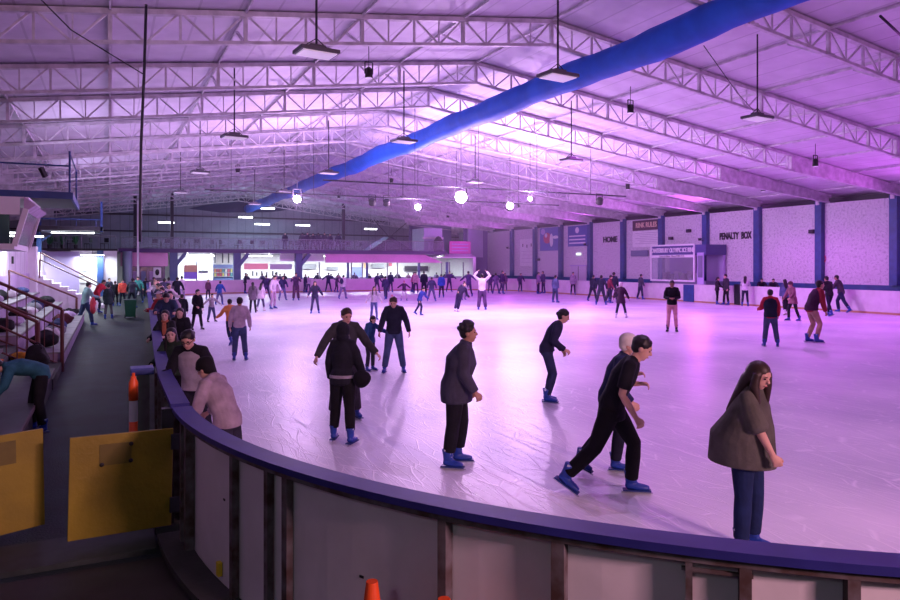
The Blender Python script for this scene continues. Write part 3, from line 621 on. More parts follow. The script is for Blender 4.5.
tag(rebase(MB().bb(13.6, 17.6, 62.63, 62.75, 2.75, 3.42).build('fascia_panel', M['white']), (15.5, 62.4, 2.75)), 'white fascia panel left of the long pink one', 'fascia')
e = empty('glass_door_front', (.9, 62.4, 0), 'dark framed glass door front under the short pink fascia', 'doors')
fr = mat('frame_mauve', (.22, .14, .26), .5)
for k in range(6): MB().bb(.62*k, .62*k+.07, 0, .08, 0, 2.3).build('door_frame', fr, e)
MB().bb(0, 3.2, 0, .08, 2.2, 2.32).build('head_frame', fr, e); MB().bb(0.0, 3.2, 0.03, .05, 0, 2.2).build('dark_glass', mat('dim_glass', (.10, .07, .14), .15), e)
for k in range(4): MB().bb(.15+.62*k, .5+.62*k, .0, .028, 1.0+.2*(k % 2), 1.9).build('notice', mat('notice_%d' % (k % 2), [(.12, .16, .3), (.3, .2, .4)][k % 2], .5), e)
MB().bb(2.3, 2.9, -.02, .02, 1.35, 2.2).build('white_poster', M['white'], e); MB().ell((2.6, -.03, 1.8), (.16, .01, .26)).build('dark_emblem', M['black'], e)
blg = mat('column_slate', (.07, .11, .24), .5)
for x, d in ((4.75, 'leftmost, beside the short pink fascia'), (9.85, 'right of the dark shelves'), (15.2, 'rightmost, before the long pink fascia')):
    e = empty('forked_column', (x, 62.3, 0), 'slate column with slanted bracket under the gallery, %s' % d, 'column', 'slate columns under the gallery')
    MB().bb(-.3, .3, -.15, .3, 0, 3.44).build('shaft', blg, e); MB().bar((0, -.05, 2.2), (.95, -.05, 3.4), .3, .4, (0, 1, 0)).build('bracket', blg, e)
tag(rebase(MB().tube([(1.25, 61.6, 0), (1.25, 61.6, 3.5)], .36, 20).build('round_column', mat('column_grey_blue', (.22, .28, .36), .5), smooth=True), (1.25, 61.6, 0)), 'thick grey blue round column at the gallery corner behind the crowd', 'column')
tag(rebase(MB().bb(1.95, 2.1, 61.5, 61.65, 0, rl(2)-.8).build('thin_pole', M['white']), (2, 61.6, 0)), 'slim pale pole rising past the gallery corner', 'pole')
def front(name, label, cat, x0, x1, z0, z1, m, y=64.6, d=.1):
    return tag(rebase(MB().bb(x0, x1, y, y+d, z0, z1).build(name, m), ((x0+x1)/2, y, z0)), label, cat)
def shop(px0, px1, y=64.6):
    r = []
    for px in (px0, px1):
        k = (px-450)/700; r.append(y*(TS+k*TC)/(TC-k*TS))
    return r
def zz_(py, px, y=64.6):
    L = shop(px, px, y)[0]; return CAMH-(py-265)*(L*TS+y*TC)/700
def board(name, label, cat, x0, y0, x1, y1, m, y=64.6):
    a, b = shop(x0, x1, y); zt = zz_(y0, x0, y); zb = max(.02, zz_(y1, x0, y))
    return front(name, label, cat, a, b, zb, min(zt, 3.44), m, y), (a, b, zb, zt)
board('partition_panel', 'white kiosk partition left of the dark shelves', 'panel', 178, 253, 213, 283, M['white'], 65.6)
o, (a, b, zb, zt) = board('lit_poster', 'orange and violet lit poster on the kiosk front', 'poster', 184, 265, 197, 279, mat('poster_violet', (.12, .05, .38), .4, emit=(.2, .1, .6), estr=.4), 62.9)
oo = MB().bb(-(b-a)/2, (b-a)/2, -.03, 0, (zt-zb)*.5, zt-zb).build('orange_band', mat('poster_apricot', (.85, .5, .25), .4), o)
e = empty('drinks_cabinet', (7.1, 64.6, 0), 'tall white drinks cabinet with printed top beside the dark shelves', 'cabinet')
a, b = shop(197.5, 208.5); e.location = ((a+b)/2, 64.6, 0); hw = (b-a)/2
MB().bb(-hw, hw, 0, .6, 0, 3.2).build('body', M['white'], e); MB().bb(-hw+.05, hw-.05, -.03, 0, 2.15, 3.1).build('printed_header', mat('print_lilac', (.35, .3, .6), .4), e)
MB().bb(-hw+.05, hw-.05, -.03, 0, 1.75, 1.95).build('dark_slot', M['dark'], e); MB().bb(-hw-.1, -hw-.02, -.02, .3, 0, 3.2).build('dark_side', M['dark'], e)
o, (a, b, zb, zt) = board('shelf_unit', 'dark blue shelf unit with goods behind the kiosk counter', 'shelf', 212, 264.5, 237, 281, mat('shelf_blue', (.06, .09, .22), .5), 66)
w_ = b-a
MB().bb(-w_/2+1.0, w_/2-.9, -.05, 0, .3, (zt-zb)*.55).build('menu_screen', mat('menu_blue', (.05, .08, .30), .4, emit=(.05, .1, .4), estr=.5), o)
for k in range(3): MB().bb(-w_/2, w_/2, -.12, 0, (zt-zb)*(.25+.25*k), (zt-zb)*(.25+.25*k)+.05).build('shelf_board', M['silver'], o)
rnd = random.Random(3)
for k in range(16):
    c = rnd.choice([(.8, .3, .1), (.7, .7, .2), (.8, .8, .85), (.1, .4, .5), (.6, .1, .2)])
    x = a+.15+(w_-.3)*((k % 8)+.5)/8; z = zb+(zt-zb)*(.25+.25*(k//8))+.05
    t = tag(MB().bb(-.08, .08, -.1, 0, 0, .28).build('goods_packet', mat('goods_%02d%02d' % (c[0]*9, c[1]*9), tuple(.35*q for q in c), .5)), 'small %s packet on the %s kiosk shelf, %s from the left' % ({8: 'orange', 7: 'yellow', 1: 'teal', 6: 'red'}.get(int(c[0]*10), 'pale'), 'lower' if k < 8 else 'upper', ORD[k % 8]), 'packet', 'packets on the kiosk shelves'); t.location = (x, 65.98, z)
for px, c in ((214.5, 0), (222, 1), (228, 2)):
    board('hanging_sign', 'thin dark strip hanging above the dark shelves, %s' % ['left', 'middle', 'right'][c], 'sign', px, 250, px+1.3, 263, M['dark'], 64.8)
board('price_sign', 'long red on pink kiosk sign', 'sign', 244, 263.5, 268, 269.5, mat('sign_rose', (.85, .30, .38), .5, emit=(.9, .3, .4), estr=.35), 62.9)
board('price_sign', 'long pale kiosk sign right of the red one', 'sign', 270, 264, 292, 269.5, mat('sign_pale', (.6, .6, .66), .5), 62.9)
for k, px in enumerate((252, 256, 261, 266, 272, 276)):
    board('hanging_item', 'small dark item hanging in the kiosk opening, %s from the left' % ORD[k], 'item', px, 271+(k % 2), px+1.6, 276, M['dark'], 66)[0]['group'] = 'items hanging in the kiosk opening'
front('serving_counter', 'long pale serving counter of the kiosk behind the far barrier', 'counter', 10.6, 32.2, 0, 1.25, mat('counter_lilac', (.5, .45, .6), .5), 63.6, .5)
for k, px in enumerate((319, 347, 351, 362, 366, 387, 397, 418, 441, 446, 449, 463)):
    dk = k in (1, 4, 7, 9)
    board('window_mullion', '%s upright between the kiosk windows, %s from left' % ('slate' if dk else 'pale', ordw[k].split(' ')[0] if k == 0 else ['', 'second', 'third', 'fourth', 'fifth', 'sixth', 'seventh', 'eighth', 'ninth', 'tenth', 'eleventh', 'twelfth'][k]) if k else 'pale upright between the kiosk windows, leftmost', 'upright', px, 262, px+(2.2 if dk else 1), 278, blg if dk else M['silver'], 62.6)
e_, (a, b, zb, zt) = board('menu_board', 'dark framed doorway seen through the kiosk windows', 'doorway', 352, 267, 362, 278, mat('doorway_blue', (.10, .13, .3), .5), 66.5)
for k, (x0, y0, x1, y1, c) in enumerate(((364, 263, 367, 268, 'screen'), (372, 263.5, 384, 268, 'silver'), (389, 263, 392, 266, 'red'), (405, 266, 428, 271, 'dark'), (300, 264, 316, 269, 'silver'), (327, 267, 338, 270, 'silver'), (449, 263, 455, 269, 'silver'), (458, 263, 461, 267, 'dark'))):
    board('menu_board', 'small %s board on the white kiosk wall, %s' % ({'screen': 'orange', 'silver': 'grey', 'red': 'red', 'dark': 'dark'}[c], ['left of centre', 'above the doorway', 'right of the doorway', 'wide one near the right', 'leftmost behind the skaters', 'second from left', 'below the white block', 'at the far right end'][k]), 'board', x0, y0, x1, y1, red if c == 'red' else M[c], 67.6)
# kiosk strip light fixtures and gallery fixtures
for i, (x, y, z) in enumerate(STRIPS):
    tag(rebase(MB().bb(x-1.2, x+1.2, y-.14, y+.14, z+.02, z+.12).bb(x-1, x-.97, y-.01, y+.01, z+.12, 3.44).bb(x+.97, x+1, y-.01, y+.01, z+.12, 3.44).build('strip_light', M['lens']), (x, y, z+.07)), 'white strip light under the kiosk ceiling, %s from the left' % ORD[i], 'light', 'kiosk strip lights')
for i, (x, y, z) in enumerate(GALL):
    e = empty('gallery_light', (x, y, z), 'white strip light hanging over the gallery, %s' % ['left of centre and low', 'right of centre and low', 'above the left end of the duct', 'highest of all', 'rightmost near the canopy', 'leftmost near the rope'][i], 'light', 'gallery strip lights')
    MB().bb(-.65, .65, -.08, .08, .02, .14).build('tube_cover', M['lens'], e); MB().tube([(0, 0, .14), (0, 0, rl(x)-z-.02)], .015, 6).build('rod', M['dark'], e)
for i, (x, y, z, p) in enumerate(LEFTL):
    e = empty('strip_light', (x, y, z), 'white strip light at the left side, %s' % ['left of the white door', 'above the white door', 'long one under the rear platform', 'above the middle of the stand wall', 'above the near end of the stand wall'][i], 'light', 'left strip lights')
    MB().bb(-1.1 if y == 45.6 else -.8, 1.1 if y == 45.6 else .8, -.05, .05, .02, .07).build('tube_cover', M['lens'], e)
    if x < -3: MB().bb(-.5, 0, -.02, .02, .05, .09).build('wall_arm', M['dark'], e)
    else: MB().bb(-.02, .02, -.02, .02, .07, (3.5 if z < 3.4 else 4.35)-z).build('rod', M['dark'], e)
# ---- left end under the gallery
struct(MB().bb(-4.3, -2.1, 60, 60.2, 0, 3.4).build('wall_lilac_left', M['lilac']))
struct(MB().bb(-2.7, .5, 60.6, 60.8, 0, 3.5).build('wall_white_left', M['white']))
struct(MB().bb(XL, -4.3, 60.2, 60.4, 0, 3.5).build('wall_block_left', M['lilac']))
e = empty('white_door', (-1.9, 60.5, 0), 'white door with small shelves left of the blue column', 'door')
MB().bb(-.45, .45, -.04, .08, 0, 2.3).build('door_leaf', mat('door_cream', (.6, .62, .55), .5), e)
for z in (1.0, 1.5, 1.9): MB().bb(-.4, .4, -.08, -.04, z, z+.04).build('shelf_line', M['silver'], e)
tag(rebase(MB().bb(-.9, -.45, 60.2, 60.6, 0, 3.5).build('square_column', M['blue']), (-.7, 60.4, 0)), 'dark blue square column between white door and round column', 'column')
# gallery furniture: chairs and tables in silhouette
def gchair():
    e = empty('gallery_chair', (0, 0, 0)); m = mat('chair_black', (.02, .02, .03), .5)
    MB().bb(-.22, .22, -.22, .22, .42, .46).build('seat', m, e); MB().bb(-.22, .22, .2, .24, .55, .9).build('backrest', m, e)
    for a in (-.2, .2):
        for b in (-.2, .2): MB().tube([(a, b, 0), (a, b, .44)], .018, 5).build('leg', m, e)
    return e
gc = gchair()
for k in range(22):
    o = gc if k == 0 else copy_tree(gc)
    x = 3.3+k*1.12 if k < 17 else -5.2+(k-17)*1.2
    o.location = (x, 62.9+.5*(k % 3), 3.68); o.rotation_euler.z = rnd.uniform(0, 6)
    tag(o, 'dark chair on the gallery behind the balustrade, %s from the left' % ORD[k] if k < 17 else 'dark chair on the left end of the gallery, %s from the left' % ORD[k-17], 'chair', 'gallery chairs' if k < 17 else 'left gallery chairs')
gt = empty('gallery_table', (0, 0, 0)); MB().tube([(0, 0, .72), (0, 0, .76)], .42, 18).build('table_top', M['silver'], gt); MB().tube([(0, 0, 0), (0, 0, .72)], .04, 8).build('table_leg', M['dark'], gt)
for k in range(9):
    o = gt if k == 0 else copy_tree(gt); o.location = (3.9+k*2.25, 64.2, 3.68) if k < 8 else (-3, 63, 3.68)
    tag(o, 'round table on the gallery among the dark chairs, %s from the left' % ORD[k % 8] if k < 8 else 'round table on the left end of the gallery', 'table', 'gallery tables' if k < 8 else None)
for k in range(3):
    e = empty('potted_plant', (-4.2+.9*k, 61.9, 3.68), 'leafy potted plant on the left end of the gallery, %s' % ['left', 'middle', 'right'][k], 'plant')
    MB().tube([(0, 0, 0), (0, 0, .3)], [.12, .16], 12).build('pot', M['dark'], e)
    l = MB()
    for j in range(40):
        g = rnd.uniform(0, 6.28); u = rnd.uniform(.1, .4); l.bar((0, 0, .3), (u*cos(g), u*sin(g), .3+rnd.uniform(.2, .8)), .05, .01)
    l.build('leaves', mat('leaf_green', (.03, .16, .06), .6), e)
# ---- gate, gate post, bollard, cone, bin
def gate(label, p0, p1, tilt):
    (x0, y0), (x1, y1) = p0, p1; L = math.hypot(x1-x0, y1-y0)
    e = empty('yellow_gate', (x1, y1, .08), label, 'gate', rz=atan2(y1-y0, x1-x0)+pi)
    e.rotation_euler.y = -tilt
    MB().bb(0.03, L, -.015, .015, 0, .86).build('plywood_sheet', M['yellow'], e, bevel=.004)
    return e, L
g1, L1 = gate('dark yellow plywood gate hinged to the barrier post, right of two', (-.32, 6.64), (.52, 6.72), radians(1.2))
patch = mat('faded_notice', (.15, .12, .01), .5, noise=.3, nscale=6); tape = M['black']
MB().bb(.37, .62, .016, .02, .60, .78).build('faded_notice', patch, g1)
for x, z in ((.375, .765), (.375, .62), (.60, .61)): MB().ell((x, .024, z), (.018, .006, .018)).build('black_stud', tape, g1)
for z in (.12, .68): MB().bb(-.03, .05, .012, .05, z, z+.13).build('hinge', M['dark'], g1)
g2, L2 = gate('dark yellow plywood gate cut by the left edge, left of two', (-1.22, 6.98), (-.50, 7.24), radians(-1))
MB().bb(L2-.52, L2-.2, .016, .02, .60, .80).build('faded_notice', patch, g2)
e = empty('gate_post', (.47, 6.85, 0), 'dark steel post between yellow gate and barrier', 'post'); MB().bb(-.05, .05, -.05, .05, 0, 1.1).build('shaft', M['dark'], e); MB().bb(-.08, .08, -.08, .08, 0, .02).build('foot_plate', M['dark'], e)
e = empty('barrier_end_post', (.36, 9.3, 0), 'grey green barrier post with a blue cap beside the orange bollard', 'post')
MB().bb(-.07, .07, -.1, .1, 0, 1.08).build('shaft', mat('grey_green', (.16, .22, .19), .6, noise=.3), e); MB().bb(-.14, .12, -.14, .14, 1.08, 1.16).build('cap', mat('cap_block', (.05, .08, .30), .4), e, bevel=.01)
e = empty('lane_bollard', (.24, 8.75, 0), 'orange plastic bollard with white reflective band by the barrier', 'bollard')
MB().tube([(0, 0, .06), (0, 0, .2), (0, 0, .62)], [.055, .05, .046], 16).build('lower_tube', M['orange'], e, smooth=True)
MB().tube([(0, 0, .62), (0, 0, .86)], .046, 16).build('white_band', mat('reflector', (.6, .65, .68), .4), e); MB().tube([(0, 0, .86), (0, 0, 1.06), (0, 0, 1.11), (0, 0, 1.13)], [.052, .05, .03, .028], 16).build('orange_head', M['orange'], e, smooth=True)
MB().tube([(0, 0, 1.13), (0, 0, 1.17)], .018, 10).build('lug', M['orange'], e); MB().bb(-.17, .17, -.17, .17, 0, .06).build('rubber_base', M['black'], e)
def cone(loc, label):
    e = empty('traffic_cone', loc, label, 'cone'); e.scale = (.85, .85, 1.58)
    MB().tube([(0, 0, .04), (0, 0, .5)], [.15, .035], 20).build('cone_body', mat('cone_orange', (.75, .08, .01), .5), e); MB().bb(-.19, .19, -.19, .19, 0, .04).build('cone_base', mat('cone_orange', (.75, .08, .01), .5), e); MB().tube([(0, 0, .26), (0, 0, .38)], [.088, .056], 20).build('pale_band', M['orange'], e)
cone((1.2, 3.38, 0), 'orange traffic cone at the bottom edge, left of two')
cone((1.45, 3.05, 0), 'orange traffic cone barely showing at the bottom edge, right of two')
e = empty('wheelie_bin', (-.0, 36, 0), 'dark green wheeled bin standing beside the barrier in the walkway', 'bin')
x, y = at(129, 318); e.location = (x+.05, y, 0); e.scale = (.8, .8, .8)
bb_ = MB(); bb_.add([(-.25, -.3, .08), (.25, -.3, .08), (.25, .25, .08), (-.25, .25, .08), (-.32, -.38, 1.0), (.32, -.38, 1.0), (.32, .36, 1.0), (-.32, .36, 1.0)], [(3,2,1,0),(4,5,6,7),(0,1,5,4),(1,2,6,5),(2,3,7,6),(3,0,4,7)])
bb_.build('bin_body', M['green'], e, bevel=.02); MB().bb(-.34, .34, -.4, .42, 1.0, 1.06).build('lid', M['green'], e, bevel=.02)
for s in (-1, 1): MB().tube([(s*.22, .28, .1), (s*.29, .28, .1)], .1, 14).build('wheel', M['black'], e)
# ---- clothes and bags on the tiers
def lump(name, label, cat, loc, r, m, seed, group=None, strap=False):
    mb = MB().ell((0, 0, r[2]), r, n=18, m=12); rr = random.Random(seed); ph = [rr.uniform(0, 6) for _ in range(6)]
    vs = []
    for v in mb.v:
        x, y, z = v; k = 1+.13*sin(x*14+ph[0])+.1*sin(y*17+ph[1])+.1*sin(z*20+ph[2]+x*9)
        vs.append((x*k, y*k, max(0, z*(1+.1*sin(x*23+ph[3])))))
    mb.v = vs
    e = empty(name, loc, label, cat, group, rz=rr.uniform(0, 3)); mb.build('fabric_body', m, e, smooth=True)
    if strap: MB().tube([(r[0]*.6*cos(a), 0, 2*r[2]*.9+r[2]*.5*sin(a)) for a in [pi*k/8 for k in range(9)]], .015, 6).build('carry_strap', M['black'], e)
    return e
cols = [('black', (.02, .02, .025)), ('white', (.6, .6, .62)), ('grey', (.2, .2, .24)), ('navy', (.03, .04, .12)), ('dark maroon', (.07, .015, .025)), ('black', (.02, .02, .025)), ('pale lilac', (.5, .45, .6))]
k = 0
for (tx, tz) in ((-1.4, .42), (-2.25, .84), (-3.1, 1.26)):
    for j in range(8):
        y = 19.2+j*1.75+rnd.uniform(-.3, .3); cn, c = cols[(k*5+j*3) % 7]
        kind = ('shoulder_bag', 'bag') if (k+j) % 2 else ('folded_jacket', 'jacket')
        lump(kind[0], '%s %s left on the %s tier, %s from the near railing' % (cn, 'bag' if (k+j) % 2 else 'jacket', ['lowest', 'middle', 'top'][int(k/8)], ['first', 'second', 'third', 'fourth', 'fifth', 'sixth', 'seventh', 'eighth'][j]), kind[1], (tx, y, tz), (rnd.uniform(.2, .34), rnd.uniform(.2, .3), rnd.uniform(.1, .2)), cloth(c), k*8+j, 'clothes and bags on the tiers', (k+j) % 2 == 1)
        k += 1
lump('backpack', 'large black backpack on the bench beside the railing post', 'bag', (-1.2, 14.9, .42), (.20, .22, .24), cloth((.012, .012, .016)), 91, strap=True)
lump('folded_jacket', 'orange yellow jacket on the steps behind the black backpack', 'jacket', (-1.62, 16.6, .42), (.38, .2, .1), cloth((.6, .28, .02)), 92)
lump('folded_jacket', 'dark grey jacket on the second tier at the left edge', 'jacket', (-2.2, 14.9, .84), (.3, .3, .15), cloth((.05, .06, .09)), 93)
lump('folded_towel', 'long orange towel on the second tier at the left edge', 'towel', (-2.0, 13.2, .84), (.5, .15, .06), cloth((.55, .16, .04)), 94)
lump('crumpled_paper', 'small crumpled white paper on the walkway floor by the railing post', 'litter', (*at(64, 347), 0), (.06, .05, .03), M['white'], 95)
# ramp edge / mat in front of the gates
tag(rebase(MB().bb(-1.6, .35, 6.35, 6.95, -.012, .03).build('threshold_ramp', mat('ramp_teal', (.022, .034, .034), .6, noise=.4)), (-.6, 6.6, 0)), 'low grey ramp strip on the floor below the yellow gates', 'ramp')
tag(rebase(MB().bb(-1.0, .9, 3.2, 6.2, -.012, .006).build('rubber_mat', mat('mat_brown', (.014, .015, .014), .6, noise=.5, nscale=4)), (0, 4.5, 0)), 'dark worn rubber mat on the floor before the gates', 'mat')

for (x, y, z, p, cc), d in zip(NEAR_FILL, ('behind the near barrier', 'behind the yellow gates')):  # fixtures made up for the added fill lamps, out of view
    e = empty('strip_light', (x, y, z), 'added fill light on the ceiling %s' % d, 'light')
    MB().bb(-.8, .8, -.1, .1, .03, .12).build('tube_cover', M['hibay'], e); MB().tube([(0, 0, .12), (0, 0, rl(x)-z-.01)], .015, 6).build('rod', M['dark'], e)
# ================================================================== PEOPLE
V = Vector
def chain(mb, pts, rad, side=(1,0,0), n=14, cap=.55):
    """tube of elliptical rings; rad = [(half width along side, half depth)]; rounded ends"""
    pts = [V(p) for p in pts]; rad = [r if isinstance(r, tuple) else (r, r) for r in rad]
    t0 = (pts[1]-pts[0]).normalized(); t1 = (pts[-1]-pts[-2]).normalized()
    P = []; R = []; T = []
    def push(p, r, t): P.append(p); R.append(r); T.append(t)
    m0 = min(rad[0]); m1 = min(rad[-1])
    if cap:
        push(pts[0]-t0*m0*cap, (rad[0][0]*.35, rad[0][1]*.35), t0); push(pts[0]-t0*m0*cap*.7, (rad[0][0]*.78, rad[0][1]*.78), t0)
    for i, p in enumerate(pts): push(p, rad[i], (pts[min(i+1, len(pts)-1)]-pts[max(i-1, 0)]).normalized())
    if cap:
        push(pts[-1]+t1*m1*cap*.7, (rad[-1][0]*.78, rad[-1][1]*.78), t1); push(pts[-1]+t1*m1*cap, (rad[-1][0]*.35, rad[-1][1]*.35), t1)
    s = V(side); vs = []; prev = None
    for p, r, t in zip(P, R, T):
        u = s-t*s.dot(t)
        if u.length < .25: u = (prev - t*prev.dot(t)) if prev is not None else V((0,1,0))-t*t.y
        u.normalize(); prev = u.copy(); v = t.cross(u).normalized()
        for k in range(n):
            g = 2*pi*k/n; vs.append(p+u*(cos(g)*r[0])+v*(sin(g)*r[1]))
    L = len(P); fs = [(i*n+k, i*n+(k+1) % n, (i+1)*n+(k+1) % n, (i+1)*n+k) for i in range(L-1) for k in range(n)]
    fs += [tuple(reversed(range(n))), tuple(range((L-1)*n, L*n))]
    mb.add(vs, fs)
def remesh(mb, name, vox, smooth=2):
    me = mb.mesh(name); o = bpy.data.objects.new('tmp', me); COL.objects.link(o)
    r = o.modifiers.new('r', 'REMESH'); r.mode = 'VOXEL'; r.voxel_size = vox; r.use_smooth_shade = True
    if smooth:
        s = o.modifiers.new('s', 'SMOOTH'); s.factor = .5; s.iterations = smooth
    out = bpy.data.meshes.new_from_object(o.evaluated_get(bpy.context.evaluated_depsgraph_get()))
    bpy.data.objects.remove(o); bpy.data.meshes.remove(me); out.name = name; out.shade_smooth(); out.materials.clear(); out.materials.append(None); return out
def rotx(a): return Matrix.Rotation(radians(a), 3, 'X')
DEF = dict(lean=4, side=0, twist=0, crouch=0,
           rl=(4, 6, 4), ll=(-2, 4, 4),            # leg: hip flex, knee flex, abduction
           ra=(5, 8, 12, 0), la=(5, 8, 12, 0),     # arm: shoulder flex, abduction, elbow flex, forearm swing outward(+)/inward(-)
           head=(8, 0), rf=0, lf=0, fem=False, fat=1.0)
def skeleton(p):
    q = dict(DEF); q.update(p); J = {}
    fem = q['fem']; sh = .155 if fem else .185; hw = .085
    legs = {}
    for s, k in ((1, 'rl'), (-1, 'll')):
        a, kn, ab = q[k]
        h = V((s*hw, 0, 0)); d = V((s*sin(radians(ab))*cos(radians(a)), sin(radians(a)), -cos(radians(a))*cos(radians(ab))))
        kne = h+d*.43; b = a-kn; d2 = V((s*sin(radians(ab))*cos(radians(b)), sin(radians(b)), -cos(radians(b))*cos(radians(ab)))); an = kne+d2*.41
        legs[s] = (h, kne, an)
    low = min(legs[1][2].z, legs[-1][2].z); hz = -low+.125; cx = (legs[1][2]+legs[-1][2])/2
    off = V((-cx.x, -cx.y, hz)); J['off'] = off
    for s in (1, -1): J['leg', s] = tuple(v+off for v in legs[s])
    pel = off+V((0, 0, .02)); J['pel'] = pel
    ln = q['lean']; sd = q['side']
    def td(f): return V((sin(radians(sd*f)), sin(radians(ln*f)), cos(radians(ln*f))*cos(radians(sd*f)))).normalized()
    J['waist'] = pel+td(.6)*.14; J['chest'] = J['waist']+td(1.0)*.2; J['neck'] = J['chest']+td(1.15)*.19; J['up'] = td(1.15)
    tw = Matrix.Rotation(radians(q['twist']), 3, 'Z'); R = tw @ V((1, 0, 0)); R = (R-J['up']*R.dot(J['up'])).normalized(); J['R'] = R
    F = J['up'].cross(R); J['F'] = F
    hp, hy = q['head']; base = ln*.55
    hm = Matrix.Rotation(radians(-hy+q['twist']), 3, 'Z') @ rotx(-(base+hp)) ; J['hm'] = hm
    J['head'] = J['neck']+J['up']*.045+hm @ V((0, .022, .105))
    for s, k in ((1, 'ra'), (-1, 'la')):
        a, ab, e, sw = q[k]
        S_ = J['neck']+R*(s*sh)-J['up']*.045
        tm = tw
        d = tw @ V((s*sin(radians(ab)), sin(radians(a))*cos(radians(ab)), -cos(radians(a))*cos(radians(ab))))
        E_ = S_+d*.29; a2 = a+e; d2 = tw @ V((s*sin(radians(sw)), sin(radians(a2))*cos(radians(sw)), -cos(radians(a2))*cos(radians(sw))))
        if ab > 100: d2 = d2
        W_ = E_+d2*.25; J['arm', s] = (S_, E_, W_, d2)
    J['q'] = q; return J
def make_hand(mb, W_, d, s, R, curl=25, fine=True):
    """palm and five fingers; fingers run along d, the thumb leaves the side of the palm"""
    d = d.normalized(); Z = V((0, 0, 1)); F = Z.cross(R).normalized()
    c = -R*s*.8-Z; c = c-d*c.dot(d); c = c.normalized() if c.length > .15 else (-R*s-d*(-R*s).dot(d)).normalized()
    pa = d.cross(c).normalized()
    if pa.dot(F*.7-R*s*.5+Z*.3) < 0: pa = -pa
    chain(mb, [W_-d*.02, W_+d*.03, W_+d*.08], [(.026, .02), (.034, .016), (.039, .014)], pa, 10)
    if not fine:
        chain(mb, [W_+d*.08, W_+d*.12, W_+d*.15+c*.02], [(.036, .013), (.032, .012), (.024, .011)], pa, 8); return
    for i, (o, l) in enumerate(((.031, .070), (.011, .080), (-.010, .075), (-.030, .058))):
        p0 = W_+d*.078+pa*o; c1 = radians(curl*(.55+.12*i)); c2 = radians(curl*(1.5+.1*i))
        d1 = (d*cos(c1)+c*sin(c1)+pa*o*2.5).normalized(); p1 = p0+d1*l*.5; d2 = (d*cos(c2)+c*sin(c2)+pa*o*2.0).normalized()
        chain(mb, [p0, p1, p1+d2*l*.5], [.0095, .009, .008], pa, 8)
    t0 = W_+d*.03+pa*.026; td_ = (d*.8+pa*.65+c*.3).normalized(); t1 = t0+td_*.042
    chain(mb, [t0, t1, t1+(d*.9+pa*.1+c*.35).normalized()*.033], [.013, .011, .009], pa, 8)
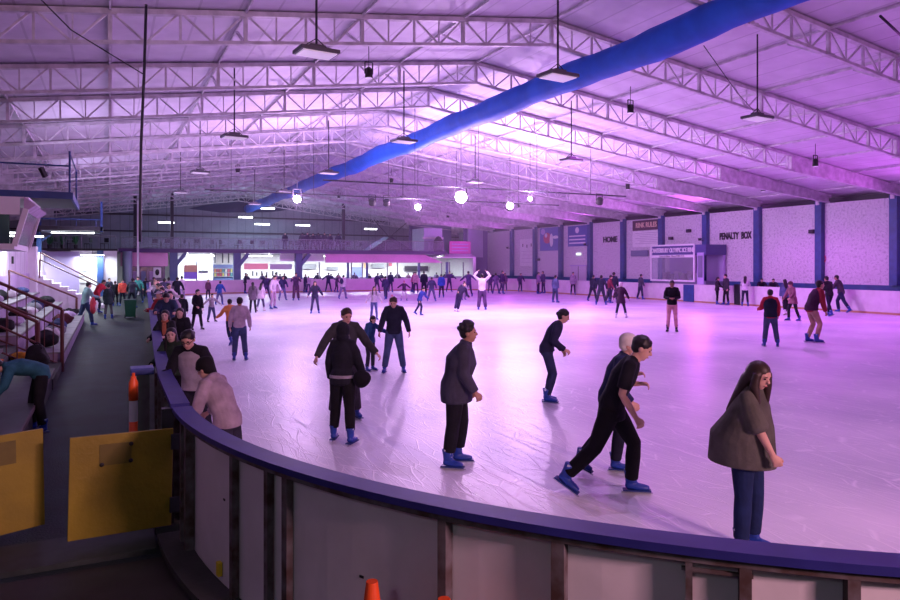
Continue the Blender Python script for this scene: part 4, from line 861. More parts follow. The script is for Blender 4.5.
def build_meshes(p, look, vox, cvox, fine, face):
    J = skeleton(p); q = J['q']; fem = q['fem']; k = q['fat']; R = J['R']; out = {}
    b = MB()
    pel, wa, ch, ne, up = J['pel'], J['waist'], J['chest'], J['neck'], J['up']
    hipw = .165 if fem else .155; wst = .118 if fem else .135; cw = .15 if fem else .17; sw = .15 if fem else .185
    chain(b, [pel-V((0,0,.04)), pel+V((0,0,.03)), wa, ch, ne-up*.06, ne], [(hipw*.85, .1), (hipw, .11), (wst, .09), (cw, .11), (sw*.85, .085), (.07, .06)], R, 16)
    hd = J['head']; hm = J['hm']
    chain(b, [ne-up*.03, hd-hm @ V((0, .0, .07))], [.064, .058], R, 12, .3)
    b.ell(hd+hm @ V((0, -.008, .022)), (.080, .098, .094), hm, 16, 12); b.ell(hd+hm @ V((0, .022, -.035)), (.064, .070, .080), hm, 16, 12)
    b.ell(hd+hm @ V((0, .055, -.088)), (.03, .026, .022), hm, 10, 8)
    chain(b, [hd+hm @ V((0, .083, .022)), hd+hm @ V((0, .108, -.018))], [.010, .016], R, 8)
    for s in (1, -1): b.ell(hd+hm @ V((s*.080, -.008, -.005)), (.012, .02, .03), hm, 8, 6)
    if fine: b.ell(hd+hm @ V((0, .09, -.055)), (.024, .010, .009), hm, 8, 6); b.ell(hd+hm @ V((0, .078, .035)), (.05, .014, .011), hm, 8, 6)
    for s in (1, -1):
        S_, E_, W_, d = J['arm', s]
        chain(b, [S_-R*s*.03, S_.lerp(E_, .4), E_, E_.lerp(W_, .3), W_], [.052, .045, .038, .04, .026], R, 12)
        make_hand(b, W_, d, s, R, q.get('curl', 52), fine)
        h, kn, an = J['leg', s]
        chain(b, [h, h.lerp(kn, .45), kn, kn.lerp(an, .3), an], [.085, .074, .052, .055, .036], R, 12)
        fm = rotx(-q['rf' if s > 0 else 'lf']); chain(b, [an, an+fm @ V((0, .03, -.045)), an+fm @ V((0, .11, -.062))], [.036, (.033, .028), (.032, .018)], R, 10)
    out['body'] = (remesh(b, 'body', vox), 'skin')
    # ---- upper garment
    t = look.get('top', 'jacket'); g = MB(); th = {'jacket': .026, 'sweater': .018, 'tshirt': .014, 'coat': .03, 'puffer': .042, 'vest': .02, 'poncho': .02, 'dress': .016}[t]*k
    ext = {'jacket': .07, 'sweater': .04, 'tshirt': .05, 'coat': .32, 'puffer': .09, 'vest': .05, 'poncho': .17, 'dress': .32}[t]+look.get('long', 0)
    flare = {'coat': .05, 'dress': .055, 'poncho': .1}.get(t, .0)
    mid = (J['leg', 1][1]+J['leg', -1][1])/2; dn = (mid-pel); dn = (dn.normalized() if dn.length > .05 else V((0,0,-1))); dn = (dn+V((0,0,-1))*.8).normalized()
    lo = pel+dn*ext
    if t == 'poncho':
        chain(g, [lo-J['F']*.05, pel+V((0,0,.06))-J['F']*.04, wa.lerp(ch, .4), ch+up*.02, ne-up*.07, ne+up*.03], [(.26, .31), (.27, .29), (.25, .22), (.21, .16), (.15, .115), (.075, .075)], R, 24, .1)
        for s in (1, -1):
            S_, E_, W_, d = J['arm', s]; chain(g, [S_-R*s*.04, S_.lerp(E_, .5), E_+V((0, 0, .0))], [.07, .09, .10], R, 14)
    else:
        chain(g, [lo, pel.lerp(lo, .4), pel+V((0,0,.04)), wa, ch, ne-up*.055, ne+up*.012], [(hipw*k+th+flare, .12*k+th+flare*.7), (hipw*k+th+flare*.5, .125*k+th), (hipw*k+th, .12*k+th), (wst*k*1.06+th, .10*k+th), (cw*k+th, .12*k+th), (sw*.86+th, .092+th), (.085, .078)], R, 20, .12)
        for s in (1, -1): chain(g, [ne+R*s*.03-up*.01, J['arm', s][0]+up*.004], [.062+th*.4, .05+th], R, 12, .5)
        if t != 'vest':
            for s in (1, -1):
                S_, E_, W_, d = J['arm', s]; e = .02+th*.8
                if t == 'tshirt': chain(g, [S_-R*s*.03, S_.lerp(E_, .45), S_.lerp(E_, .78)], [.055+th, .056+th, .058+th], R, 14, .1)
                else: chain(g, [S_-R*s*.03, S_.lerp(E_, .4), E_, E_.lerp(W_, .35), W_-d*.01], [.052+th, .048+e*.7, .042+e*.7, .042+e*.6, .030+e*.55], R, 14, .15)
    if look.get('hood') == 'down': g.ell(ne-J['F']*.05+up*.02, (.125, .06, .055), None, 14, 8)
    if t in ('jacket', 'puffer', 'coat'): chain(g, [ne+up*.0, ne+up*.05], [(.085, .08), (.082, .078)], R, 14, .2)
    out[t if t != 'tshirt' else 't_shirt'] = (remesh(g, 'top', cvox), 'top')
    if look.get('hood') == 'up':
        hb = MB(); hb.ell(hd+hm @ V((0, -.035, .02)), (.105, .115, .125), hm, 16, 12); hb.ell(hd+hm @ V((0, -.045, -.08)), (.1, .09, .08), hm, 14, 10); out['hood'] = (remesh(hb, 'hood', cvox), 'top')
    # ---- trousers
    l = MB(); lt = look.get('legs', 'slim'); w_ = {'slim': .010, 'jeans': .022, 'loose': .034}[lt]*k
    chain(l, [pel-V((0,0,.06)), pel+V((0,0,.08))], [(hipw*.98+w_*.5, .115+w_*.5), (hipw*.92+w_*.4, .105+w_*.5)], R, 16)
    for s in (1, -1):
        h, kn, an = J['leg', s]
        chain(l, [h, h.lerp(kn, .45), kn, kn.lerp(an, .35), kn.lerp(an, .92 if not look.get('roll') else .78)], [.088+w_, .078+w_, .056+w_, .057+w_, .045+w_*1.1], R, 14, .2)
    out['trousers'] = (remesh(l, 'trousers', cvox), 'legs')
    # ---- hair / hat
    hr = look.get('hair', 'short'); x = MB()
    if hr != 'none':
        x.ell(hd+hm @ V((0, -.022, .040)), (.089, .104, .090), hm, 16, 12); x.ell(hd+hm @ V((0, -.045, -.005)), (.083, .068, .07), hm, 14, 10)
        if hr in ('long', 'bun', 'pony', 'bob', 'longall'): x.ell(hd+hm @ V((0, -.045, -.01)), (.082, .07, .085), hm, 14, 10)
        if hr == 'longall':
            x.ell(hd+hm @ V((0, -.04, .01)), (.10, .10, .11), hm, 14, 10)
            chain(x, [hd+hm @ V((0, -.05, .02)), hd+hm @ V((0, -.085, -.09)), ne-J['F']*.10-up*.06, ne-J['F']*.19-up*.26], [(.098, .07), (.10, .075), (.11, .06), (.05, .03)], R, 14)
            for s in (1, -1): chain(x, [hd+hm @ V((s*.075, .02, .03)), hd+hm @ V((s*.088, .045, -.08)), ne+R*s*.09+J['F']*.10-up*.1], [.035, .045, .025], R, 10)
        if hr == 'long': chain(x, [hd+hm @ V((0, -.05, .02)), hd+hm @ V((0, -.075, -.08)), ne-J['F']*.115-up*.08, ne-J['F']*.13-up*.2], [(.085, .06), (.088, .055), (.09, .045), (.06, .03)], R, 14)
        if hr == 'longfront':
            x.ell(hd+hm @ V((0, -.045, -.01)), (.086, .07, .085), hm, 14, 10)
            for s in (1, -1): chain(x, [hd+hm @ V((s*.065, -.01, .02)), hd+hm @ V((s*.085, .0, -.09)), ne+R*s*.09+J['F']*.09-up*.08, ne+R*s*.08+J['F']*.12-up*.2], [.030, .030, .034, .022], R, 10)
        if hr == 'bob': x.ell(hd+hm @ V((0, -.02, -.05)), (.088, .07, .06), hm, 14, 8)
        if hr == 'bun': x.ell(hd+hm @ V((0, -.115, .0)), (.04, .04, .04), hm, 10, 8)
        if hr == 'pony': chain(x, [hd+hm @ V((0, -.09, .02)), hd+hm @ V((0, -.14, -.06)), hd+hm @ V((0, -.13, -.17))], [.025, .03, .014], R, 10)
        if hr in ('short', 'bob', 'bun') and vox < .02:
            rr = random.Random(9)
            for _ in range(34):
                a = rr.uniform(0, 6.28); e = rr.uniform(.0, 1.5) if sin(a) < .2 else rr.uniform(.65, 1.5)
                x.ell(hd+hm @ V((.080*cos(a)*cos(e), -.022+.094*sin(a)*cos(e), .040+.082*sin(e))), (.020, .023, .018), hm, 6, 5)
        if hr == 'curly':
            rr = random.Random(5)
            for _ in range(60):
                a = rr.uniform(0, 6.28); e = rr.uniform(-.1, 1.5) if sin(a) < .1 else rr.uniform(.6, 1.5); x.ell(hd+hm @ V((.092*cos(a)*cos(e), -.02+.102*sin(a)*cos(e), .045+.10*sin(e))), (.028, .028, .026), None, 8, 6)
        out['hair'] = (remesh(x, 'hair', cvox), 'hair')
    ht = look.get('hat')
    if ht:
        y = MB()
        if ht == 'beanie': y.ell(hd+hm @ V((0, -.022, .06)), (.104, .118, .102), hm, 16, 12); y.ell(hd+hm @ V((0, -.05, .0)), (.092, .08, .08), hm, 16, 10); chain(y, [hd+hm @ V((0, -.012, .018)), hd+hm @ V((0, -.016, .055))], [(.106, .118), (.107, .12)], R, 18, .1)
        if ht == 'bobble': y.ell(hd+hm @ V((0, -.018, .055)), (.092, .106, .085), hm, 16, 12); y.ell(hd+hm @ V((0, -.03, .16)), (.035, .035, .035), hm, 10, 8)
        if ht == 'cap': y.ell(hd+hm @ V((0, -.015, .055)), (.088, .102, .075), hm, 16, 10); y.ell(hd+hm @ V((0, .1, .045)), (.065, .06, .01), hm, 12, 6)
        out['hat'] = (remesh(y, 'hat', cvox), 'hat')
    ex = []
    if face:
        for s in (1, -1):
            ex.append(('eye', MB().ell(hd+hm @ V((s*.030, .079, .012)), (.013, .009, .008), hm, 8, 6), 'eyes', None)); ex.append(('eyebrow', MB().ell(hd+hm @ V((s*.031, .087, .034)), (.019, .006, .005), hm, 8, 5), 'hair', None))
        ex.append(('mouth', MB().ell(hd+hm @ V((0, .094, -.055)), (.022, .008, .006), hm, 8, 5), 'lips', None))
        ex = [(n_, x_.mesh(n_), r_) for n_, x_, r_, _ in ex]
        for _, m_, _2 in ex: m_.materials.append(None)
    if look.get('glasses'):
        gl = MB()
        for s in (1, -1): gl.tube([hd+hm @ V((s*.032+.022*cos(t_), .096, .012+.018*sin(t_))) for t_ in [2*pi*j/12 for j in range(13)]], .0035, 5); gl.bar(hd+hm @ V((s*.054, .094, .014)), hd+hm @ V((s*.082, .01, .014)), .006)
        gl.bar(hd+hm @ V((-.01, .1, .014)), hd+hm @ V((.01, .1, .014)), .005); gm = gl.mesh('glasses'); gm.materials.append(None); ex.append(('glasses', gm, 'eyes'))
    if look.get('scarf'):
        s_ = MB(); s_.ell(ne+up*.03, (.1, .095, .055), None, 16, 10); chain(s_, [ne+J['F']*.09, ne+J['F']*.14-up*.16, ne+J['F']*.15-up*.34], [(.05, .03), (.055, .02), (.05, .018)], R, 12)
        m_ = remesh(s_, 'scarf', cvox); out['scarf'] = (m_, 'scarf')
    if look.get('shirt'):
        s_ = MB(); chain(s_, [pel+V((0,0,.02))+J['F']*.03, wa+J['F']*.035, ch+J['F']*.04, ne-up*.03+J['F']*.03], [(.09, .12*k+th), (.08, .105*k+th), (.075, .115*k+th), (.05, .07)], R, 16, .2)
        out['shirt'] = (remesh(s_, 'shirt', cvox), 'shirt')
    if look.get('vest'):
        s_ = MB(); t2 = th+.016; chain(s_, [pel-V((0,0,.05)), pel+V((0,0,.04)), wa, ch, ne-up*.06, ne+up*.005], [(hipw*k+t2, .125*k+t2), (hipw*k+t2, .12*k+t2), (wst*k*1.06+t2, .10*k+t2), (cw*k+t2, .12*k+t2), (sw*.80+t2, .092+t2), (.09, .085)], R, 20, .1); out['vest'] = (remesh(s_, 'vest', cvox), 'vest')
    if look.get('pack'):
        s_ = MB(); s_.ell(ch-J['F']*.2-up*.02, (.15, .1, .22), None, 14, 10); out['backpack'] = (remesh(s_, 'backpack', cvox), 'pack')
    if look.get('stripe'):
        s_ = MB(); chain(s_, [pel+V((0,0,.0)), pel+V((0,0,.045))], [(hipw+th+.008, .125+th+.008), (hipw+th+.006, .122+th+.006)], R, 20, .05); out['shirt_hem'] = (remesh(s_, 'shirt_hem', cvox), 'stripe')
    allz = [v.co.z for m_, _ in out.values() for v in m_.vertices]
    return J, out, ex, max(allz)
# skate: ankle at the origin, foot along +Y, blade bottom at z = -.125
def skate_meshes():
    m = MB(); chain(m, [(0, -.01, .12), (0, -.005, .06), (0, 0, 0)], [(.062, .07), (.052, .062), (.05, .062)], (1,0,0), 14, .2)
    chain(m, [(0, -.04, -.04), (0, .04, -.05), (0, .13, -.06), (0, .17, -.064)], [(.042, .04), (.047, .042), (.046, .034), (.038, .026)], (1,0,0), 14, .6)
    boot = remesh(m, 'skate_boot', .011)
    s = MB().bb(-.044, .044, -.085, .05, -.098, -.083).bb(-.042, .042, .05, .2, -.098, -.083); sole = s.mesh('sole'); sole.materials.append(None)
    bl = MB().bb(-.003, .003, -.10, .22, -.125, -.108)
    for y in (-.05, .0, .12, .17): bl.bb(-.008, .008, y-.012, y+.012, -.11, -.096)
    blade = bl.mesh('blade'); blade.materials.append(None)
    c = MB().tube([(-.055, -.035, .11), (-.05, .0, .115), (.05, .0, .115), (.055, -.035, .11)], .012, 6)
    for z in (.07, .03): c.bar((-.04, .06-.02*z/.07, z), (.04, .06-.02*z/.07, z), .008)
    lc = c.mesh('laces'); lc.materials.append(None)
    return boot, sole, blade, lc
SKATE = skate_meshes()
mskin = {}
def skinm(t):
    c = {0: (.58, .34, .26), 1: (.42, .23, .16), 2: (.22, .11, .07), 3: (.55, .36, .28)}[t]
    return mat('skin_%d' % t, c, .55, .35, noise=.12, nscale=10)
M['eyes'] = mat('eye_dark', (.02, .012, .01), .2); M['lips'] = mat('lips', (.32, .10, .09), .5)
SK = {'blue': (mat('skate_blue', (.010, .05, .34), .4, noise=.3, nscale=12), mat('skate_sole', (.01, .03, .16), .5)), 'white': (mat('skate_white', (.65, .62, .66), .45), mat('skate_tan', (.3, .2, .12), .5)), 'black': (mat('skate_black', (.015, .015, .02), .4), M['black'])}
BLADE = mat('blade_steel', (.6, .62, .66), .25, metal=1); LACE = mat('skate_lace', (.45, .5, .6), .6)
CACHE = {}
def on_ice(x, y, m=.45):
    x0, x1, y1 = LX(y)+m, 33.8-m, 61-m
    if x < x0 or x > x1 or y > y1: return x < x0 and y < 50
    r_ = 8-m
    for cx, sx_ in ((LX(53)+8, -1), (25.8, 1)):
        if (x-cx)*sx_ > 0 and y > 53 and math.hypot(x-cx, y-53) > r_: return False
    return True
def link(me, name, m, parent, loc=None):
    o = bpy.data.objects.new(name, me); COL.objects.link(o); o.parent = parent
    o.material_slots[0].link = 'OBJECT'; o.material_slots[0].material = m
    return o
HAIRC = {'black': (.008, .007, .009), 'brown': (.03, .016, .011), 'ginger': (.3, .12, .04), 'grey': (.2, .2, .22), 'blond': (.35, .25, .14)}
def person(label, pose, look, feet=None, top=None, xy=None, H=None, face=0, lvl=2, z=0.0, group=None, raw=False):
    """lvl 0 far, 1 middle, 2 near. feet/top: photograph place of the soles and the crown. face: 0 = toward the camera, 90 = to the right"""
    if feet:
        x, y = at(feet[0], feet[1], z)
        if x > LX(y) and z == 0:
            while not on_ice(x, y): x *= .993; y *= .993
    else: x, y = xy
    vox, cv = ((.026, .026), (.016, .016), (.0085, .011))[lvl]
    key = (repr(sorted(pose.items())), repr(sorted((k, v) for k, v in look.items() if k in ('top', 'hood', 'legs', 'hair', 'hat', 'scarf', 'shirt', 'pack', 'long', 'roll', 'stripe', 'vest', 'glasses'))), lvl)
    if key not in CACHE: CACHE[key] = build_meshes(pose, look, vox, cv, lvl > 0, lvl > 1 or look.get('face'))
    J, parts, ex, zt = CACHE[key]
    if top is not None:
        D = x*TS+y*TC; sc = ((CAMH-(top-265)*D/700)-z)/zt
    else: sc = H/zt
    f = V((x, y, 0)).normalized(); r = V((f.y, -f.x, 0)); a = radians(face); d = -f*cos(a)+r*sin(a)
    e = empty('person', (x, y, z), label, 'person', group, rz=atan2(d.y, d.x)-pi/2); e.scale = (sc, sc, sc)
    c = look.get('c', {}); get = {'skin': skinm(look.get('skin', 0)), 'top': cloth(c.get('top', (.03, .03, .04))), 'legs': cloth(c.get('legs', (.02, .02, .03))), 'hair': mat('hair_'+c.get('hair', 'black'), HAIRC[c.get('hair', 'black')], .5, .4),
        'hat': cloth(c.get('hat', (.3, .25, .2))), 'scarf': cloth(c.get('scarf', (.5, .15, .1))), 'shirt': cloth(c.get('shirt', (.4, .4, .45))), 'pack': cloth(c.get('pack', (.05, .05, .06))), 'stripe': cloth(c.get('stripe', (.4, .4, .42))), 'vest': cloth(c.get('vest', (.014, .018, .04))), 'eyes': M['eyes'], 'lips': M['lips']}
    for n_, (me, role) in parts.items(): link(me, n_, get[role], e)
    for n_, me, role in ex: link(me, n_, get[role], e)
    sk = look.get('skates', 'blue')
    for s in (1, -1):
        h, kn, an = J['leg', s]; pitch = J['q']['rf' if s > 0 else 'lf']; toe = 8*s
        if sk == 'shoes':
            me = SHOE
            o = link(me, 'shoe', SK[look.get('shoe', 'black')][0], e); o.location = an-V((0, 0, .02)); continue
        boot, sole, blade, lc = SKATE
        o = link(boot, 'skate', SK[sk][0], e); o.matrix_local = Matrix.Translation(an) @ (Matrix.Rotation(radians(-toe), 4, 'Z') @ Matrix.Rotation(radians(-pitch), 4, 'X'))
        if lvl > 0: link(sole, 'sole', SK[sk][1], o); link(lc, 'laces', LACE, o)
        link(blade, 'blade', BLADE, o)
    return e
sm_ = MB(); chain(sm_, [(0, -.03, .03), (0, -.01, -.03)], [(.045, .05), (.044, .055)], (1,0,0), 12, .2); chain(sm_, [(0, -.05, -.06), (0, .05, -.065), (0, .15, -.075)], [(.042, .035), (.046, .035), (.04, .025)], (1,0,0), 12, .6)
SHOE = remesh(sm_, 'shoe', .012)
# ---- palette
NAVY = (.018, .022, .05); BLK = (.010, .010, .014); DGREY = (.045, .045, .06); JEAN = (.03, .06, .16); WHT = (.62, .60, .64); PALEP = (.42, .36, .42)
STAND = dict(); 
WALK = dict(rl=(22, 14, 4), ll=(-14, 14, 4), lf=20, lean=8)
GLIDE = dict(rl=(14, 20, 8), ll=(-4, 12, 10), lean=10, ra=(10, 25, 20, 10), la=(5, 28, 15, 15))
ARMS = dict(rl=(8, 12, 12), ll=(0, 8, 10), lean=6, ra=(10, 55, 10, 50), la=(5, 50, 15, 45))
PUSH = dict(rl=(28, 34, 4), ll=(-24, 12, 8), lf=30, lean=22, ra=(-15, 15, 25, 5), la=(25, 12, 30, 0))
BACK = dict(rl=(4, 6, 5), ll=(0, 4, 5), lean=3, ra=(0, 8, 10, 2), la=(0, 8, 10, 2))
WIDE = dict(rl=(4, 6, 13), ll=(-2, 6, 13), lean=4, ra=(0, 22, 15, 10), la=(6, 22, 20, 10))
def L(top='jacket', tc=BLK, lc=BLK, legs='slim', hair='short', hc='black', skin=0, **k):
    d = dict(top=top, legs=legs, hair=hair, skin=skin); c = dict(top=tc, legs=lc, hair=hc)
    for n in ('hat', 'scarf', 'shirt', 'pack', 'stripe', 'vest'):
        if n+'c' in k: c[n] = k.pop(n+'c')
    d.update(k); d['c'] = c; return d
def F(p): q = dict(p); q['fem'] = True; return q
# ================= near skaters
person('man in dark open jacket and grey trousers spreading both hands behind the hooded child',
       dict(lean=4, rl=(2, 4, 7), ll=(4, 8, 7), ra=(4, 34, 22, 30), la=(12, 30, 28, 32), head=(16, -8)),
       L('jacket', (.05, .05, .055), (.07, .065, .07), 'loose', skin=0, hc='brown', hood='down', shirt=True, shirtc=(.10, .10, .12), long=.04), feet=(345, 419), top=307, face=12)
person('child in black hooded jacket and black trousers seen from behind in blue skates',
       dict(lean=3, rl=(-4, 4, 5), ll=(10, 8, 6), ra=(6, 16, 34, 4), la=(2, 12, 14, 2), head=(4, 10), fem=True),
       L('jacket', (.016, .017, .026), (.009, .009, .012), 'jeans', hair='none', hood='up', roll=True, stripe=True, stripec=(.33, .30, .34), long=.02), feet=(342, 443), top=322, face=160)
person('small child in blue jacket holding the hand of the man in jeans',
       dict(lean=8, rl=(10, 14, 4), ll=(0, 6, 5), ra=(4, 12, 20, 0), la=(25, 50, 18, 58), head=(18, -25), fem=True),
       L('jacket', (.03, .085, .22), (.03, .03, .05), 'slim', hair='bob', hc='black', skin=0), feet=(370, 371), top=315, face=38)
person('man in dark navy jacket and blue jeans looking down at the small child',
       dict(lean=6, rl=(6, 10, 9), ll=(2, 6, 9), ra=(10, 16, 14, 14), la=(2, 20, 14, 14), head=(28, 10)),
       L('jacket', (.02, .022, .045), (.07, .10, .22), 'jeans', skin=0, hc='brown', hood='down'), feet=(394, 373), top=296, face=0)
person('man with curly hair in dark grey jacket standing in profile facing right',
       dict(lean=13, rl=(-4, 4, 3), ll=(8, 16, 4), ra=(2, 8, 32, 4), la=(-4, 6, 22, 0), head=(-6, 0), fat=1.34),
       L('jacket', (.055, .055, .085), (.010, .010, .016), 'jeans', hair='curly', skin=1, long=.1, roll=True), feet=(453, 466), top=319, face=84)
tgt = dict(lean=26, rl=(18, 34, 4), ll=(10, 22, 4), ra=(-14, 6, 70, -8), la=(-18, 8, 56, 0), head=(10, 0), fem=True)
person('woman with a hair bun in dark blue top and trousers gliding right with bent arms', tgt,
       L('sweater', (.022, .022, .06), (.03, .04, .10), 'slim', hair='bun', skin=0), feet=(547, 403), top=308, face=86)
person('young man in black t-shirt and black jeans striding right in blue skates',
       dict(lean=25, rl=(-22, 22, 3), ll=(30, 34, 5), rf=30, lf=0, ra=(-14, 8, 46, 4), la=(-34, 8, 128, -18), head=(14, 0)),
       L('tshirt', (.008, .008, .014), (.006, .006, .010), 'jeans', hair='short', hc='black', skin=0, long=.08), feet=(599, 494), top=333, face=84)
person('skater in beige beanie and dark blue jacket just behind the black t-shirt man',
       dict(lean=20, rl=(-12, 26, 4), ll=(12, 20, 6), rf=20, ra=(-6, 8, 50, 0), la=(-20, 12, 128, -14), head=(0, 0)),
       L('jacket', (.02, .028, .085), (.012, .014, .03), 'jeans', hair='none', hat='beanie', hatc=(.74, .70, .62), skin=0), feet=(598, 473), top=331, face=78)
person('woman with long dark hair in olive grey poncho at the near right boards',
       dict(lean=7, rl=(2, 4, 2), ll=(5, 9, 2), ra=(24, 2, 6, -2), la=(2, 0, 6, 0), head=(20, 14), fem=True),
       L('poncho', (.10, .098, .082), (.012, .025, .085), 'jeans', hair='longall', hc='brown', skin=0), feet=(747, 552), top=359, face=66)
# ================= middle distance
person('man in pale pink sweater and blue jeans skating away at the left', dict(BACK, ra=(0, 14, 8, 6), la=(0, 12, 12, 4), ll=(6, 10, 4), rl=(-2, 4, 6), lean=5),
       L('sweater', (.50, .40, .50), (.05, .07, .17), 'jeans', skin=1), feet=(240, 361), top=297, face=176, lvl=1)
person('person in orange top half hidden behind the man in the pale pink sweater', dict(WALK, lf=35, ll=(-20, 30, 6), rl=(16, 12, 4), ra=(20, 20, 60, 10), la=(10, 30, 50, 20)),
       L('sweater', (.75, .30, .10), (.02, .03, .08), hair='short'), feet=(232, 347), top=299, face=200, lvl=1)
person('man in navy vest with red sleeves and blue jeans seen from behind', dict(BACK, rl=(2, 5, 8), ll=(4, 8, 6), ra=(4, 10, 20, 0), la=(18, 12, 62, 12)),
       L('jacket', (.40, .02, .05), (.055, .07, .15), 'jeans', skin=1, vest=True), feet=(771, 347), top=289, face=188, lvl=1)
person('man bending in maroon jacket and khaki trousers skating left', dict(lean=24, rl=(24, 40, 5), ll=(16, 36, 5), ra=(2, 8, 14, 2), la=(2, 8, 14, 2), head=(-14, 0)),
       L('jacket', (.26, .02, .04), (.42, .24, .20), 'slim', skin=1, hc='black', vest=True, vestc=(.05, .015, .05)), feet=(812, 343), top=280, face=118, lvl=1)
person('man in black top behind the bending man in maroon', dict(WALK, lean=14, ra=(20, 14, 30, 5)), L('jacket', (.016, .016, .02), (.012, .014, .03), skin=1), feet=(830, 316), top=276, face=-140, lvl=1)
person('man in grey jacket striding left along the right boards', dict(PUSH, lean=16), L('jacket', (.07, .06, .075), (.02, .03, .07), 'jeans', skin=1), feet=(844, 311), top=275, face=-110, lvl=1)
person('woman in mauve coat and dusty beanie skating left near the right boards', F(dict(GLIDE, la=(20, 20, 35, 0))), L('coat', (.26, .11, .15), (.02, .02, .03), hat='beanie', hatc=(.16, .08, .10), long=-.14), feet=(794, 321), top=281, face=-50, lvl=1)
person('woman in blue grey jacket with long hair beside the woman in the mauve coat', F(WALK), L('jacket', (.09, .11, .24), (.02, .02, .03), hair='long', skates='white'), feet=(786, 315), top=279, face=200, lvl=1)
person('woman in dark jacket facing her friend by the penalty box wall', F(dict(BACK, ra=(25, 10, 50, -10), la=(25, 10, 50, -10))), L('jacket', (.03, .025, .035), BLK, hair='pony'), feet=(717, 304), top=277, face=80, lvl=1)
person('man in dark grey coat facing the woman by the penalty box wall', dict(BACK, rl=(10, 8, 4)), L('coat', (.045, .04, .055), (.015, .015, .02), long=-.2), feet=(726, 304), top=274, face=-60, lvl=1)
person('woman in white top with long dark hair leaning on the right boards', F(dict(BACK, lean=12, ra=(40, 14, 40, 0), la=(40, 14, 40, 0))), L('sweater', WHT, (.03, .03, .06), hair='long'), feet=(745, 306), top=276, face=175, lvl=1)
person('man in black sweater and pink trousers with hands clasped on the ice', dict(lean=2, rl=(2, 3, 4), ll=(0, 3, 4), ra=(14, 8, 72, -38), la=(14, 8, 72, -38), head=(14, 0)),
       L('sweater', (.010, .010, .015), (.72, .34, .40), 'slim', skin=2, skates='black'), feet=(672, 332), top=280, face=0, lvl=1)
person('woman in dark maroon coat with pale hat facing away before the booth', F(dict(ARMS, ra=(5, 26, 10, 22), la=(8, 30, 20, 20))), L('coat', (.05, .02, .05), (.03, .03, .06), hat='beanie', hatc=(.62, .50, .55), skates='white', long=-.1), feet=(621, 318), top=282, face=170, lvl=1)
